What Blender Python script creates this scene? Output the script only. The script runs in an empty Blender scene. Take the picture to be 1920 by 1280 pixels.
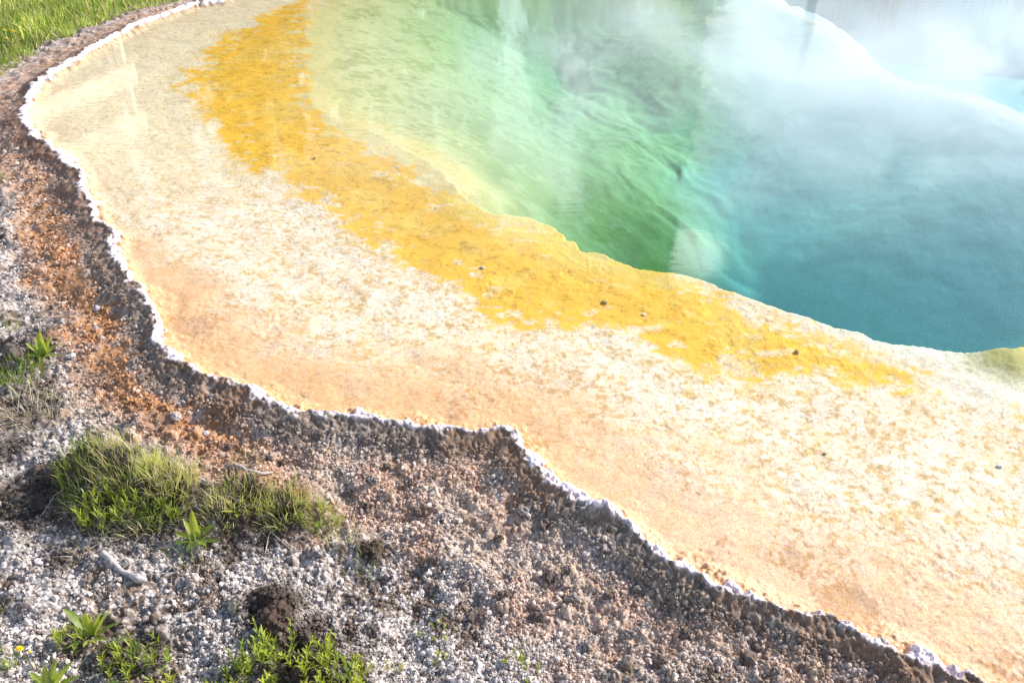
import bpy, bmesh, math, random
import numpy as np
from mathutils import Vector, Matrix

R = math.radians
scene = bpy.context.scene
COL = scene.collection

# ------------------------------------------------------------------ camera
CAM_H, PITCH, LENS = 2.6, R(33.0), 32.0
FPX = LENS / 36.0 * 1920.0
cam_d = bpy.data.cameras.new("camera")
cam_d.lens = LENS
cam_d.sensor_width = 36.0
cam_d.clip_start = 0.05
cam_d.clip_end = 2000.0
cam = bpy.data.objects.new("camera", cam_d)
cam.location = (0, 0, CAM_H)
cam.rotation_euler = (R(90) - PITCH, 0, 0)
COL.objects.link(cam)
scene.camera = cam

# ------------------------------------------------------------------ sky, sun, exposure
SUN_EL, SUN_AZ = R(30.0), R(30.0)          # azimuth counted from +X (right) towards +Y (away)
world = bpy.data.worlds.new("World")
scene.world = world
world.use_nodes = True
nt = world.node_tree
nt.nodes.clear()


def N(tree, kind, **kw):
    n = tree.nodes.new(kind)
    for k, v in kw.items():
        setattr(n, k, v)
    return n


def L(tree, a, b):
    tree.links.new(a, b)


def math_node(tree, op, a, b=None, c=None, clamp=False):
    n = N(tree, 'ShaderNodeMath', operation=op)
    n.use_clamp = clamp
    for i, v in enumerate((a, b, c)):
        if v is None:
            continue
        if isinstance(v, (int, float)):
            n.inputs[i].default_value = v
        else:
            L(tree, v, n.inputs[i])
    return n.outputs[0]


def maprange(tree, v, a, b, c=0.0, d=1.0, smooth=True):
    n = N(tree, 'ShaderNodeMapRange')
    n.interpolation_type = 'SMOOTHSTEP' if smooth else 'LINEAR'
    L(tree, v, n.inputs[0])
    for i, q in enumerate((a, b, c, d)):
        n.inputs[i + 1].default_value = q
    return n.outputs[0]


sky = N(nt, 'ShaderNodeTexSky', sky_type='NISHITA')
sky.sun_disc = False
sky.sun_elevation = SUN_EL
sky.sun_rotation = R(90) - SUN_AZ
sky.air_density = 1.0
sky.dust_density = 1.0
bg_sky = N(nt, 'ShaderNodeBackground')
bg_sky.inputs[1].default_value = 0.13
L(nt, sky.outputs[0], bg_sky.inputs[0])
tc = N(nt, 'ShaderNodeTexCoord')
mp = N(nt, 'ShaderNodeMapping')
mp.inputs['Scale'].default_value = (1.0, 1.0, 2.2)
L(nt, tc.outputs['Generated'], mp.inputs[0])
cn = N(nt, 'ShaderNodeTexNoise')
cn.inputs['Scale'].default_value = 2.6
cn.inputs['Detail'].default_value = 7.0
cn.inputs['Roughness'].default_value = 0.55
L(nt, mp.outputs[0], cn.inputs[0])
cloud = maprange(nt, cn.outputs[0], 0.44, 0.60)


def sky_blob(az_deg, el_deg, r_in, r_out):
    """a bright patch of sky: weight by the angle to one direction of the sky (azimuth from +Y to the right)"""
    a, e = R(az_deg), R(el_deg)
    d = N(nt, 'ShaderNodeVectorMath', operation='DOT_PRODUCT')
    nv = N(nt, 'ShaderNodeVectorMath', operation='NORMALIZE')
    ad = N(nt, 'ShaderNodeVectorMath', operation='MULTIPLY_ADD')
    L(nt, cn.outputs['Color'], ad.inputs[0])
    ad.inputs[1].default_value = (0.16, 0.16, 0.16)
    sb = N(nt, 'ShaderNodeVectorMath', operation='SUBTRACT')
    L(nt, tc.outputs['Generated'], sb.inputs[0])
    sb.inputs[1].default_value = (0.08, 0.08, 0.08)
    L(nt, sb.outputs[0], ad.inputs[2])
    L(nt, ad.outputs[0], nv.inputs[0])
    L(nt, nv.outputs[0], d.inputs[0])
    d.inputs[1].default_value = (math.sin(a) * math.cos(e), math.cos(a) * math.cos(e), math.sin(e))
    return maprange(nt, d.outputs['Value'], math.cos(R(r_out)), math.cos(R(r_in)))


# bank of bright cloud low over the far right side, bright patches added higher up for glints on the water
bank = sky_blob(19, 15, 5, 15)
small = math_node(nt, 'MAXIMUM', sky_blob(13.0, 27, 0.5, 2.4), math_node(nt, 'MULTIPLY', math_node(nt, 'MAXIMUM', sky_blob(0.9, 24, 0.5, 2.6), sky_blob(3.6, 22, 0.4, 2.0)), 0.4))
sep = N(nt, 'ShaderNodeSeparateXYZ')
L(nt, tc.outputs['Generated'], sep.inputs[0])
low = maprange(nt, sep.outputs[2], 0.46, 0.28)
bg_c = N(nt, 'ShaderNodeBackground')
bg_c.inputs[0].default_value = (1.0, 0.99, 0.98, 1)
bg_c.inputs[1].default_value = 1.0
bg_b = N(nt, 'ShaderNodeBackground')
bg_b.inputs[0].default_value = (1.0, 1.0, 1.0, 1)
bg_b.inputs[1].default_value = 0.85
m1 = N(nt, 'ShaderNodeMixShader')
m2 = N(nt, 'ShaderNodeMixShader')
L(nt, math_node(nt, 'MULTIPLY', math_node(nt, 'MAXIMUM', cloud, 0.35), math_node(nt, 'MULTIPLY', low, 0.9)), m1.inputs[0])
L(nt, bg_sky.outputs[0], m1.inputs[1])
L(nt, bg_c.outputs[0], m1.inputs[2])
bankn = math_node(nt, 'MULTIPLY', bank, maprange(nt, cn.outputs[0], 0.36, 0.52))
L(nt, bankn, m2.inputs[0])
L(nt, m1.outputs[0], m2.inputs[1])
L(nt, bg_b.outputs[0], m2.inputs[2])
wo = N(nt, 'ShaderNodeOutputWorld')
bg_s = N(nt, 'ShaderNodeBackground')
bg_s.inputs[1].default_value = 5.2
m3 = N(nt, 'ShaderNodeMixShader')
L(nt, small, m3.inputs[0])
L(nt, m2.outputs[0], m3.inputs[1])
L(nt, bg_s.outputs[0], m3.inputs[2])
L(nt, m3.outputs[0], wo.inputs[0])

sun_d = bpy.data.lights.new("sun", 'SUN')
sun_d.energy = 4.6
sun_d.angle = R(0.5)
sun_d.color = (1.0, 0.95, 0.88)
sun = bpy.data.objects.new("sun", sun_d)
SUN_DIR = Vector((math.cos(SUN_EL) * math.cos(SUN_AZ), math.cos(SUN_EL) * math.sin(SUN_AZ), math.sin(SUN_EL)))
sun.rotation_euler = SUN_DIR.to_track_quat('Z', 'Y').to_euler()
sun.location = (6, 3, 8)
COL.objects.link(sun)

vs = scene.view_settings
scene.display_settings.display_device = 'sRGB'
vs.view_transform = 'Standard'
vs.look = 'None'
vs.exposure = 0.7
vs.gamma = 1.0
vs.use_curve_mapping = False
scene.render.engine = 'CYCLES'
scene.cycles.use_denoising = True
scene.cycles.max_bounces = 8
scene.cycles.transparent_max_bounces = 12
scene.cycles.volume_bounces = 2
scene.cycles.volume_step_rate = 1.0
scene.cycles.volume_max_steps = 64
scene.cycles.sample_clamp_indirect = 4.0


# ------------------------------------------------------------------ helpers
def tag(o, label=None, cat=None, group=None, kind=None):
    for k, v in (('label', label), ('category', cat), ('group', group), ('kind', kind)):
        if v:
            o[k] = v
    return o


def ray(px, py):
    sp, cp = math.sin(PITCH), math.cos(PITCH)
    px = np.asarray(px, float) - 960.0
    up = 640.0 - np.asarray(py, float)
    return px, cp * FPX + up * sp, -sp * FPX + up * cp


def unproj(px, py, z=0.0):
    dx, dy, dz = ray(px, py)
    t = (z - CAM_H) / dz
    return dx * t, dy * t


def hash2(ix, iy, seed):
    h = (ix.astype(np.int64) * 374761393 + iy.astype(np.int64) * 668265263 + seed * 1274126177) & 0xFFFFFFFF
    h = ((h ^ (h >> 13)) * 1274126177) & 0xFFFFFFFF
    h = ((h ^ (h >> 16)) * 2246822519) & 0xFFFFFFFF
    h = h ^ (h >> 15)
    return (h & 0xFFFFFF).astype(np.float64) / float(0xFFFFFF)


def vnoise(x, y, seed):
    xi, yi = np.floor(x), np.floor(y)
    fx, fy = x - xi, y - yi
    fx = fx * fx * fx * (fx * (fx * 6 - 15) + 10)
    fy = fy * fy * fy * (fy * (fy * 6 - 15) + 10)
    xi, yi = xi.astype(np.int64), yi.astype(np.int64)
    a, b = hash2(xi, yi, seed), hash2(xi + 1, yi, seed)
    c, d = hash2(xi, yi + 1, seed), hash2(xi + 1, yi + 1, seed)
    return (a * (1 - fx) + b * fx) * (1 - fy) + (c * (1 - fx) + d * fx) * fy


def fbm(x, y, seed, octv=4, gain=0.5):
    s, a, t = 0.0, 1.0, 0.0
    for k in range(octv):
        s = s + a * vnoise(x * 2 ** k + 17.3 * k, y * 2 ** k - 9.1 * k, seed + k * 7)
        t += a
        a *= gain
    return s / t                     # 0..1, mean 0.5


def worley(x, y, seed):
    xi, yi = np.floor(x).astype(np.int64), np.floor(y).astype(np.int64)
    f1 = np.full(x.shape, 9.0)
    f2 = np.full(x.shape, 9.0)
    cid = np.zeros(x.shape)
    for ox in (-1, 0, 1):
        for oy in (-1, 0, 1):
            cx, cy = xi + ox, yi + oy
            dx = cx + hash2(cx, cy, seed) - x
            dy = cy + hash2(cx, cy, seed + 101) - y
            d = dx * dx + dy * dy
            near = d < f1
            f2 = np.where(near, f1, np.minimum(f2, d))
            cid = np.where(near, hash2(cx, cy, seed + 202), cid)
            f1 = np.where(near, d, f1)
    return np.sqrt(f1), np.sqrt(f2), cid


def sstep(v, a, b):
    t = np.clip((v - a) / (b - a), 0, 1)
    return t * t * (3 - 2 * t)


def lerp(a, b, t):
    return a + (b - a) * t


def mixc(c, col, t):
    return c + (np.asarray(col) - c) * t[..., None]


def smooth_loop(pts, n=4):
    p = np.asarray(pts, float)
    out = []
    m = len(p)
    for i in range(m):
        p0, p1, p2, p3 = p[i - 1], p[i], p[(i + 1) % m], p[(i + 2) % m]
        for k in range(n):
            t = k / n
            out.append(0.5 * ((2 * p1) + (-p0 + p2) * t + (2 * p0 - 5 * p1 + 4 * p2 - p3) * t * t + (-p0 + 3 * p1 - 3 * p2 + p3) * t ** 3))
    return np.array(out)


def sdist(x, y, poly, want_w=None):
    """signed distance to a closed polygon, positive outside; with want_w also a smooth average of one value per corner"""
    x, y = np.asarray(x, float), np.asarray(y, float)
    best = np.full(x.shape, 1e9)
    inside = np.zeros(x.shape, bool)
    num = np.zeros(x.shape)
    den = np.zeros(x.shape)
    n = len(poly)
    for i in range(n):
        ax, ay = poly[i]
        bx, by = poly[(i + 1) % n]
        ex, ey = bx - ax, by - ay
        l2 = ex * ex + ey * ey + 1e-12
        t = np.clip(((x - ax) * ex + (y - ay) * ey) / l2, 0, 1)
        d = (x - ax - t * ex) ** 2 + (y - ay - t * ey) ** 2
        best = np.minimum(best, d)
        if want_w is not None:
            w = math.sqrt(l2) / (d + 1e-3) ** 1.5
            num += w * want_w[i]
            den += w
        cond = (ay > y) != (by > y)
        if abs(ey) > 1e-12:
            inside ^= cond & (x < (y - ay) * ex / ey + ax)
    s = np.where(inside, -np.sqrt(best), np.sqrt(best))
    return (s, num / den) if want_w is not None else s


# ------------------------------------------------------------------ outlines (read off the photograph, laid on the ground)
WATER_PX = [(430, -2), (370, 8), (300, 32), (250, 52), (200, 78), (150, 108), (100, 138), (72, 165), (52, 205), (62, 240), (100, 275), (135, 305), (150, 330),
            (165, 365), (178, 390), (182, 415), (215, 440), (208, 465), (232, 505), (255, 530), (282, 555), (290, 590), (305, 610), (315, 650), (328, 672),
            (360, 682), (395, 705), (440, 722), (490, 740), (520, 757), (560, 768), (640, 778), (720, 785), (800, 793), (870, 805), (935, 803), (965, 815), (985, 845),
            (1010, 875), (1040, 905), (1090, 935), (1150, 965), (1200, 1000), (1260, 1040), (1330, 1075), (1380, 1105), (1440, 1122), (1520, 1150), (1600, 1180),
            (1680, 1205), (1730, 1235), (1810, 1270), (1880, 1300)]
wx, wy = unproj([p[0] for p in WATER_PX], [p[1] for p in WATER_PX], 0.0)
WATER = list(zip(wx, wy)) + [(2.3, 1.55), (3.4, 1.3), (5.2, 1.9), (7.4, 3.6), (9.0, 6.5), (9.6, 10), (8.6, 13.5), (5.5, 15.6), (1.5, 16.4), (-1.8, 15.6), (-3.4, 13.8), (-3.7, 12.8)]
WATER = smooth_loop(WATER, 3)

# lip of the deep hole, with how steeply the bed drops behind each stretch of it
LIP_PX = [(1985, 640, 1.0), (1920, 662, 1.0), (1860, 660, 1.0), (1780, 655, 1.0), (1700, 642, 1.0), (1640, 630, 1.0), (1560, 612, 1.0), (1500, 585, 0.95), (1430, 568, 0.85), (1370, 550, 0.72),
          (1310, 530, 0.58), (1250, 514, 0.46), (1200, 500, 0.38), (1120, 478, 0.30), (1085, 465, 0.27), (1040, 430, 0.24), (1000, 412, 0.22), (920, 395, 0.20), (885, 378, 0.16),
          (850, 345, 0.10), (790, 300, 0.05), (700, 255, 0.0), (620, 220, 0.0), (575, 190, 0.0), (565, 100, 0.0), (575, 30, 0.0), (600, 0, 0.0), (640, -50, 0.0),
          (1000, -95, 0.0), (1330, -70, 0.1), (1480, -10, 0.3), (1540, 20, 0.5), (1590, 60, 0.55), (1640, 105, 0.6), (1700, 128, 0.6), (1790, 145, 0.6), (1860, 165, 0.6),
          (1920, 190, 0.6), (2200, 235, 1.0), (2600, 330, 1.0), (2800, 500, 1.0), (2550, 640, 1.0)]
lx, ly = unproj([p[0] for p in LIP_PX], [p[1] for p in LIP_PX], -0.06)
_l = smooth_loop(np.stack([lx, ly, [p[2] for p in LIP_PX]], 1), 2)
LIP, LIP_S = _l[:, :2], np.clip(_l[:, 2], 0, 1)

YEL_PX = [(575, -20), (560, 15), (500, 18), (470, 50), (420, 70), (392, 100), (350, 160), (378, 190), (402, 212), (412, 245), (440, 290), (475, 312), (520, 330),
          (560, 352), (600, 382), (650, 412), (675, 450), (740, 472), (800, 492), (860, 522), (900, 558), (960, 588), (1050, 590), (1120, 612), (1200, 632),
          (1270, 662), (1330, 690), (1430, 694), (1520, 702), (1620, 716), (1720, 712), (1735, 700), (1680, 678), (1600, 655), (1520, 632), (1440, 600), (1370, 566),
          (1310, 532), (1200, 502), (1120, 480), (1085, 467), (1040, 434), (960, 410), (890, 392), (840, 365), (770, 325), (690, 290), (630, 240), (580, 195), (572, 100)]
yx, yy = unproj([p[0] for p in YEL_PX], [p[1] for p in YEL_PX], -0.06)
YEL = np.stack([yx, yy], 1)


def P(px, py, z=-0.17):
    x, y = unproj(px, py, z)
    return float(x), float(y)


# low mounds of soil: x, y, radius, height
HUMMOCK = []
for px, py, r, h in ((240, 930, 0.17, 0.13), (330, 965, 0.15, 0.11), (170, 915, 0.13, 0.10), (470, 965, 0.14, 0.12), (575, 975, 0.10, 0.08), (515, 1165, 0.10, 0.05),
                     (50, 690, 0.22, 0.06), (40, 800, 0.2, 0.05), (700, 1060, 0.05, 0.04), (1130, 1010, 0.06, 0.04), (560, 1285, 0.18, 0.04), (165, 1205, 0.08, 0.03), (270, 1250, 0.12, 0.03)):
    x, y = P(px, py)
    HUMMOCK.append((x, y, r, h))


# dark soil, and the grass mound's cast shadow painted at its left: x, y, radius
EARTH_SHADE = []
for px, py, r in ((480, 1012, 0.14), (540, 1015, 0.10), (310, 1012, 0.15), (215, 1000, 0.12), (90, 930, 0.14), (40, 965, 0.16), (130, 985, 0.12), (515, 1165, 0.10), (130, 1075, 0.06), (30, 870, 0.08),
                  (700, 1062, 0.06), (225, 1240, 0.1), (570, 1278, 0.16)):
    EARTH_SHADE.append((*P(px, py), r))


# ------------------------------------------------------------------ the terrain as one height function
def water_d(x, y):
    d = sdist(x, y, WATER)
    j = (fbm(x * 7, y * 7, 5, 3) - 0.5) * 0.10 + (fbm(x * 17, y * 17, 6, 2) - 0.5) * (0.05 + 0.03 * sstep(y, 4.5, 7.0)) + (fbm(x * 55, y * 55, 7, 3) - 0.5) * 0.05
    return d + j * np.exp(-(d / 0.35) ** 2)


def rim_width(y):
    return 0.026 + 0.020 * sstep(y, 5.0, 8.5)


def ground_z(x, y, d, fine=True):
    """height of the bank outside the water; d = distance from the water's edge"""
    w = rim_width(y)
    near = np.interp(d, [-0.16, -0.06, -0.012, 0.012, 0.03], [-0.055, -0.035, -0.008, 0.013, 0.022])
    far = np.interp(d - w + (fbm(x * 6, y * 6, 24, 3) - 0.5) * 0.06 * sstep(d - w, 0.02, 0.15), [0.0, 0.03, 0.08, 0.14, 0.22, 0.34, 0.7, 1.6, 4.0, 20.0, 60.0], [0.020, 0.010, -0.008, -0.034, -0.056, -0.073, -0.095, -0.118, -0.135, -0.1, 0.3])
    z = np.where(d < w * 0.7, near, np.minimum(far, 0.022))
    out = sstep(d, 0.05, 0.3)
    z = z + out * ((fbm(x * 2.2, y * 2.2, 21, 3) - 0.5) * 0.07 + (fbm(x * 8, y * 8, 22, 3) - 0.5) * 0.05)
    z = z + sstep(d, 0.02, 0.12) * (fbm(x * 14, y * 14, 23, 2) - 0.5) * (0.012 + 0.014 * sstep(d, 0.16, 0.34))
    for hx, hy, hr, hh in HUMMOCK:
        z = z + hh * np.exp(-((x - hx) ** 2 + (y - hy) ** 2) / (hr * hr)) * (0.6 + 0.8 * fbm(x * 16, y * 16, 31, 2))
    return z


def crumbs(x, y, d):
    """small relief: knobbly crust on the rim, crumbs and clods on the bank"""
    wx_, wy_ = x + (fbm(x * 30, y * 30, 46, 2) - 0.5) * 0.03, y + (fbm(x * 30, y * 30, 47, 2) - 0.5) * 0.03
    f1, f2, c = worley(wx_ / 0.026, wy_ / 0.026, 41)
    g1, g2, e = worley(wx_ / 0.012, wy_ / 0.012, 42)
    k1, k2, q = worley(wx_ / 0.085, wy_ / 0.085, 43)
    rim = sstep(d, -0.03, 0.0) * (1 - sstep(d - rim_width(y), 0.0, 0.03))
    dome = lambda f, r: np.clip(1 - (f / r) ** 2, 0, 1)
    a = dome(f1, 0.8) * (0.3 + 0.9 * c) * 0.012
    b = dome(g1, 0.8) * (0.3 + e) * 0.006
    k = dome(k1, 0.36) * sstep(q, 0.55, 0.95) * 0.034
    out = sstep(d, 0.03, 0.08)
    rough = fbm(x * 40, y * 40, 45, 4) - 0.5
    lump = sstep(fbm(x * 3.0, y * 3.0, 44, 2), 0.42, 0.62)
    fine = (fbm(x * 85, y * 85, 48, 3) - 0.5) * 0.013
    return rim * (a * 0.36 + b * 0.7 + fine * 0.6) + out * (b * 0.40 + fine + (a * (0.05 + 0.35 * lump) + rough * (0.010 + 0.012 * lump) + k * lump) * (0.35 + 0.65 * sstep(d, 0.16, 0.34))) - 0.003 * out, f1, g1, c, e


BUMP = unproj(1900, 672, -0.06)


def open_dist(x, y, pts):
    """distance to an open line"""
    best = np.full(x.shape, 1e9)
    for (ax, ay), (bx, by) in zip(pts[:-1], pts[1:]):
        ex, ey = bx - ax, by - ay
        t = np.clip(((x - ax) * ex + (y - ay) * ey) / (ex * ex + ey * ey + 1e-12), 0, 1)
        best = np.minimum(best, (x - ax - t * ex) ** 2 + (y - ay - t * ey) ** 2)
    return np.sqrt(best)


_px = np.array([p[:2] for p in LIP_PX])
_first = [tuple(p) for p in _px].index((850, 345))
_lipw = np.stack([lx, ly], 1)
LIP_FRONT = np.concatenate([_lipw[-2:], _lipw[:_first + 1]])                         # the sharp near edge
LIP_LEFT = _lipw[_first:_first + 12]               # the gentle ochre slope
LIP_FAR = _lipw[_first + 11:-1]   # the far edge and the right side


def smin(a, b, k):
    h = np.clip(0.5 + 0.5 * (b - a) / k, 0, 1)
    return b + (a - b) * h - k * h * (1 - h)


def bed_z(x, y, d):
    lip = sdist(x, y, LIP)
    wob = (fbm(x * 1.7, y * 1.7, 51, 3) - 0.5) * 0.16 + (fbm(x * 7, y * 7, 52, 3) - 0.5) * 0.07
    wob = wob * np.exp(-np.clip(-lip, 0, None) / 0.35)
    lip = lip + wob
    din = np.clip(-lip, 0, None)
    dl = np.clip(open_dist(x, y, LIP_LEFT) - wob, 0, None) / (1.0 + 2.0 * sstep(y, 5.9, 9.5))
    df = np.clip(open_dist(x, y, LIP_FRONT) - wob, 0, None)
    dr = np.clip(open_dist(x, y, LIP_FAR) - wob, 0, None)
    u, v = x * 0.35 - y * 0.94, x * 0.94 + y * 0.35
    warp = (fbm(x * 1.5, y * 1.5, 58, 3) - 0.5) * 0.9
    rid = fbm(u * 0.45 + 5, v * 1.3 + warp, 55, 4)
    gl = 0.06 * (1 - np.exp(-dl / 0.12)) * (1 - sstep(y, 5.8, 7.0)) + 1.5 * (1 - np.exp(-(dl / 1.65) ** 1.1)) + 0.16 * dl
    gl = gl * lerp(1.0, 0.25 + 0.75 * sstep(dl, 0.0, 0.9), sstep(y, 5.6, 6.6))
    gl = gl + sstep(dl, 0.3, 1.4) * (0.16 + 0.26 * sstep(y, 6.5, 8.5)) * (1 - 0.9 * sstep(dl, 1.8, 3.0)) * (rid - 0.5) + sstep(dl, 0.1, 0.5) * 0.04 * (1 - sstep(dl, 1.6, 2.8)) * (fbm(x * 2.6, y * 2.6, 59, 4) - 0.5)
    gf = 2.3 * (1 - np.exp(-(df / 0.32) ** 1.1)) + 0.2 * df
    gr = 0.46 * dr * sstep(dr, -0.3, 0.6)
    dep = smin(smin(np.maximum(gl, 0), gf, 0.08), gr, 0.15)
    dep = np.where(din > 0, np.clip(dep, 0, 2.7), 0) * sstep(din, 0.0, 0.04)
    depth0 = 0.045 + 0.02 * sstep(d, -0.3, -1.2)
    z = -depth0 - dep
    z = z - 0.16 * sstep(y, 7.0, 8.0) * sstep(x, 1.6, 2.6)
    z = z - 1.05 * sstep(y, 7.0, 8.0) * sstep(x, 1.6, 2.6) * sstep(lip, 0.15, 0.9)
    z = z + 0.05 * np.exp(-((x - BUMP[0]) ** 2 + (y - BUMP[1]) ** 2) / 0.16 ** 2)
    deepf = 1 - 0.9 * sstep(dep, 0.7, 1.5)
    z = z + (fbm(x * 5, y * 5, 56, 3) - 0.5) * 0.02 * deepf + 0.022 * sstep(din, 0.15, 0.8) * (1 - 0.8 * sstep(dep, 0.7, 1.5)) * (fbm(x * 4.5, y * 4.5, 57, 4) - 0.5)
    return np.minimum(z, -0.012), lip, np.clip(dl, 0, 9)


def bed_crumbs(x, y):
    qx, qy = x + (fbm(x * 18, y * 18, 61, 3) - 0.5) * 0.05, y + (fbm(x * 18, y * 18, 66, 3) - 0.5) * 0.05
    f1, f2, c = worley(qx / 0.042, qy / 0.034, 62)
    g1, g2, e = worley(qx / 0.015, qy / 0.013, 63)
    flake = sstep(f2 - f1, 0.02, 0.22) * sstep(c, 0.5, 0.8)
    pit = sstep(e, 0.70, 0.95) * np.clip(1 - g1 / 0.5, 0, 1)
    amp = 0.35 + 0.75 * sstep(fbm(x * 2.5, y * 2.5, 64, 3), 0.38, 0.68)
    return 0.65 * amp * (flake * 0.0030 - pit * 0.0035 + (fbm(x * 42, y * 42, 65, 4) - 0.5) * 0.0075), flake, pit, c, e


def height(x, y):
    """height of the bank at single points (for standing things on it)"""
    x, y = np.atleast_1d(np.asarray(x, float)), np.atleast_1d(np.asarray(y, float))
    d = water_d(x, y)
    z = ground_z(x, y, d)
    c, *_ = crumbs(x, y, d)
    return z + c


def stand(px, py):
    """point of the bank seen at a pixel of the photograph"""
    z = -0.16
    for _ in range(8):
        x, y = unproj(px, py, z)
        z = 0.5 * z + 0.5 * float(height(x, y)[0])
    x, y = unproj(px, py, z)
    return Vector((float(x), float(y), float(height(x, y)[0])))


def bank_tint(x, y, d, f1, g1, cid, eid):
    """colour of the bank and the crust"""
    w = rim_width(y)
    n1 = fbm(x * 5, y * 5, 71, 4)
    n2 = fbm(x * 22, y * 22, 72, 3)
    n3 = fbm(x * 1.6, y * 1.6, 73, 3)
    n4 = fbm(x * 70, y * 70, 74, 2)
    grain = 0.35 * cid + 0.65 * eid
    pale = np.stack([0.53 + 0.35 * grain, 0.465 + 0.335 * grain, 0.425 + 0.33 * grain], -1)
    dirt = np.array([0.085, 0.058, 0.041])
    gap = sstep(g1, 0.36, 0.60) * 0.62 + sstep(f1, 0.45, 0.70) * 0.40
    soil = 0.9 * sstep(n1 * 0.6 + n3 * 0.4, 0.48, 0.61) * sstep(n2 + (n4 - 0.5) * 0.8, 0.38, 0.66)
    c = mixc(pale, dirt, np.clip(gap + soil, 0, 0.95))
    c = mixc(c, (0.44, 0.33, 0.25), sstep(n2 * 0.5 + n1 * 0.5, 0.47, 0.61) * 0.36)
    c = mixc(c, (0.13, 0.092, 0.068), sstep(n4 * 0.6 + n2 * 0.4, 0.55, 0.64) * 0.42)
    c = mixc(c, (0.64, 0.60, 0.585), sstep(grain, 0.74, 0.92) * 0.8 * (1 - 0.7 * soil))
    # dark dirt-coloured crumbs strewn among the pale ones
    c = mixc(c, (0.12, 0.085, 0.065), sstep(hash2((eid * 99991).astype(np.int64), (cid * 77773).astype(np.int64), 5), 0.70, 0.77) * 0.6)
    # beyond the left end of the pool the bank is pinkish brown
    c = mixc(c, (0.36, 0.25, 0.20), sstep(y, 5.6, 7.4) * 0.65 * sstep(n2, 0.2, 0.6))
    # brown soil in the mounds
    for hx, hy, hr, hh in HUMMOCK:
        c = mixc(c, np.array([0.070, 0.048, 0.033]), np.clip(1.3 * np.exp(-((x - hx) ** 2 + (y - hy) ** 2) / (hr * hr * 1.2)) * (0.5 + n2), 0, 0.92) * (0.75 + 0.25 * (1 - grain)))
    # rust-coloured crumbs in a belt behind the rim, orange at the left, brown towards the right
    left = 1 - sstep(x, -1.5, -0.7)
    belt_b = 0.40 + 0.10 * (1 - left) * (1 - 2.0 * sstep(x, -0.1, 0.9))
    e_ = d - w + (n1 - 0.5) * 0.45 + (n2 - 0.5) * 0.2
    rust = sstep(d - w + (n2 - 0.5) * 0.12, 0.08, 0.22) * (1 - sstep(e_, belt_b - 0.10, belt_b + 0.16 + 0.10 * (1 - left)))
    rust = rust * (1 - 0.6 * sstep(y, 5.6, 7.0)) * (0.55 + 0.45 * sstep(n3 * 0.5 + n1 * 0.5 + (n2 - 0.5) * 0.5 + 0.22 * left, 0.42, 0.62))
    rc = np.stack([0.29 + 0.33 * grain, 0.135 + 0.155 * grain, 0.052 + 0.065 * grain], -1)
    rb = np.stack([0.34 + 0.38 * grain, 0.235 + 0.305 * grain, 0.165 + 0.25 * grain], -1)
    rc = rc + (rb - rc) * np.clip((1 - left) * 1.0 * sstep(n1 + (n2 - 0.5) * 0.5, 0.36, 0.56), 0, 1)[:, None]
    c = c + (rc - c) * (rust * (0.9 - 0.35 * sstep(grain, 0.6, 0.9)))[:, None]
    for hx, hy, hr in EARTH_SHADE:
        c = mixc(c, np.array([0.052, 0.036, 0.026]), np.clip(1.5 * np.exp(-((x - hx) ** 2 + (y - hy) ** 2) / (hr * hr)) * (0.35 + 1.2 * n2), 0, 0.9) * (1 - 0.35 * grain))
    # brown slope right under the crust, darkened to paint its shaded outer side
    slope = (1 - sstep(d - w + (n1 - 0.5) * 0.22 + (n2 - 0.5) * 0.14, 0.07, 0.21)) * sstep(d - w, -0.005, 0.02)
    dk = np.stack([0.125 + 0.36 * grain ** 2, 0.092 + 0.29 * grain ** 2, 0.068 + 0.24 * grain ** 2], -1)
    dk = mixc(dk, (0.25, 0.135, 0.075), np.clip(sstep(n3 + (n2 - 0.5) * 0.5, 0.46, 0.62) * 0.6 + left * 0.4 * sstep(n2, 0.4, 0.6), 0, 0.8))
    dk = mixc(dk, (0.26, 0.145, 0.095), sstep(y, 4.2, 6.5) * 0.75)
    c = c + (dk - c) * (slope * 0.93)[:, None]
    # soil and litter under the meadow
    mead = sstep(d, 0.75, 1.15) * sstep(y - 0.9 * (x + 6.2), 5.6, 6.6)
    c = mixc(c, (0.10, 0.11, 0.035), mead * 0.8)
    c = mixc(c, (0.10, 0.13, 0.035), sstep(np.hypot(x, y), 13, 17))
    # white crust
    crust = sstep(d + (n2 - 0.5) * 0.02, -0.022, -0.004) * (1 - sstep(d - w + (n1 - 0.5) * 0.03 + (n2 - 0.5) * 0.045 + (n4 - 0.5) * 0.02, -0.010, 0.014))
    wc = np.stack([0.66 + 0.20 * cid, 0.555 + 0.225 * cid, 0.595 + 0.22 * cid], -1)
    wc = mixc(wc, (0.36, 0.30, 0.34), sstep(n2 * 0.6 + n4 * 0.4, 0.52, 0.70) * 0.35)
    wc = mixc(wc, (0.78, 0.76, 0.78), sstep(y, 6.0, 7.5) * 0.45)
    wc = mixc(wc, (0.62, 0.38, 0.20), sstep(n1, 0.64, 0.74) * 0.4 * (1 - sstep(y, 4.5, 6)))
    c = c + (wc - c) * crust[:, None]
    return c


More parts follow.
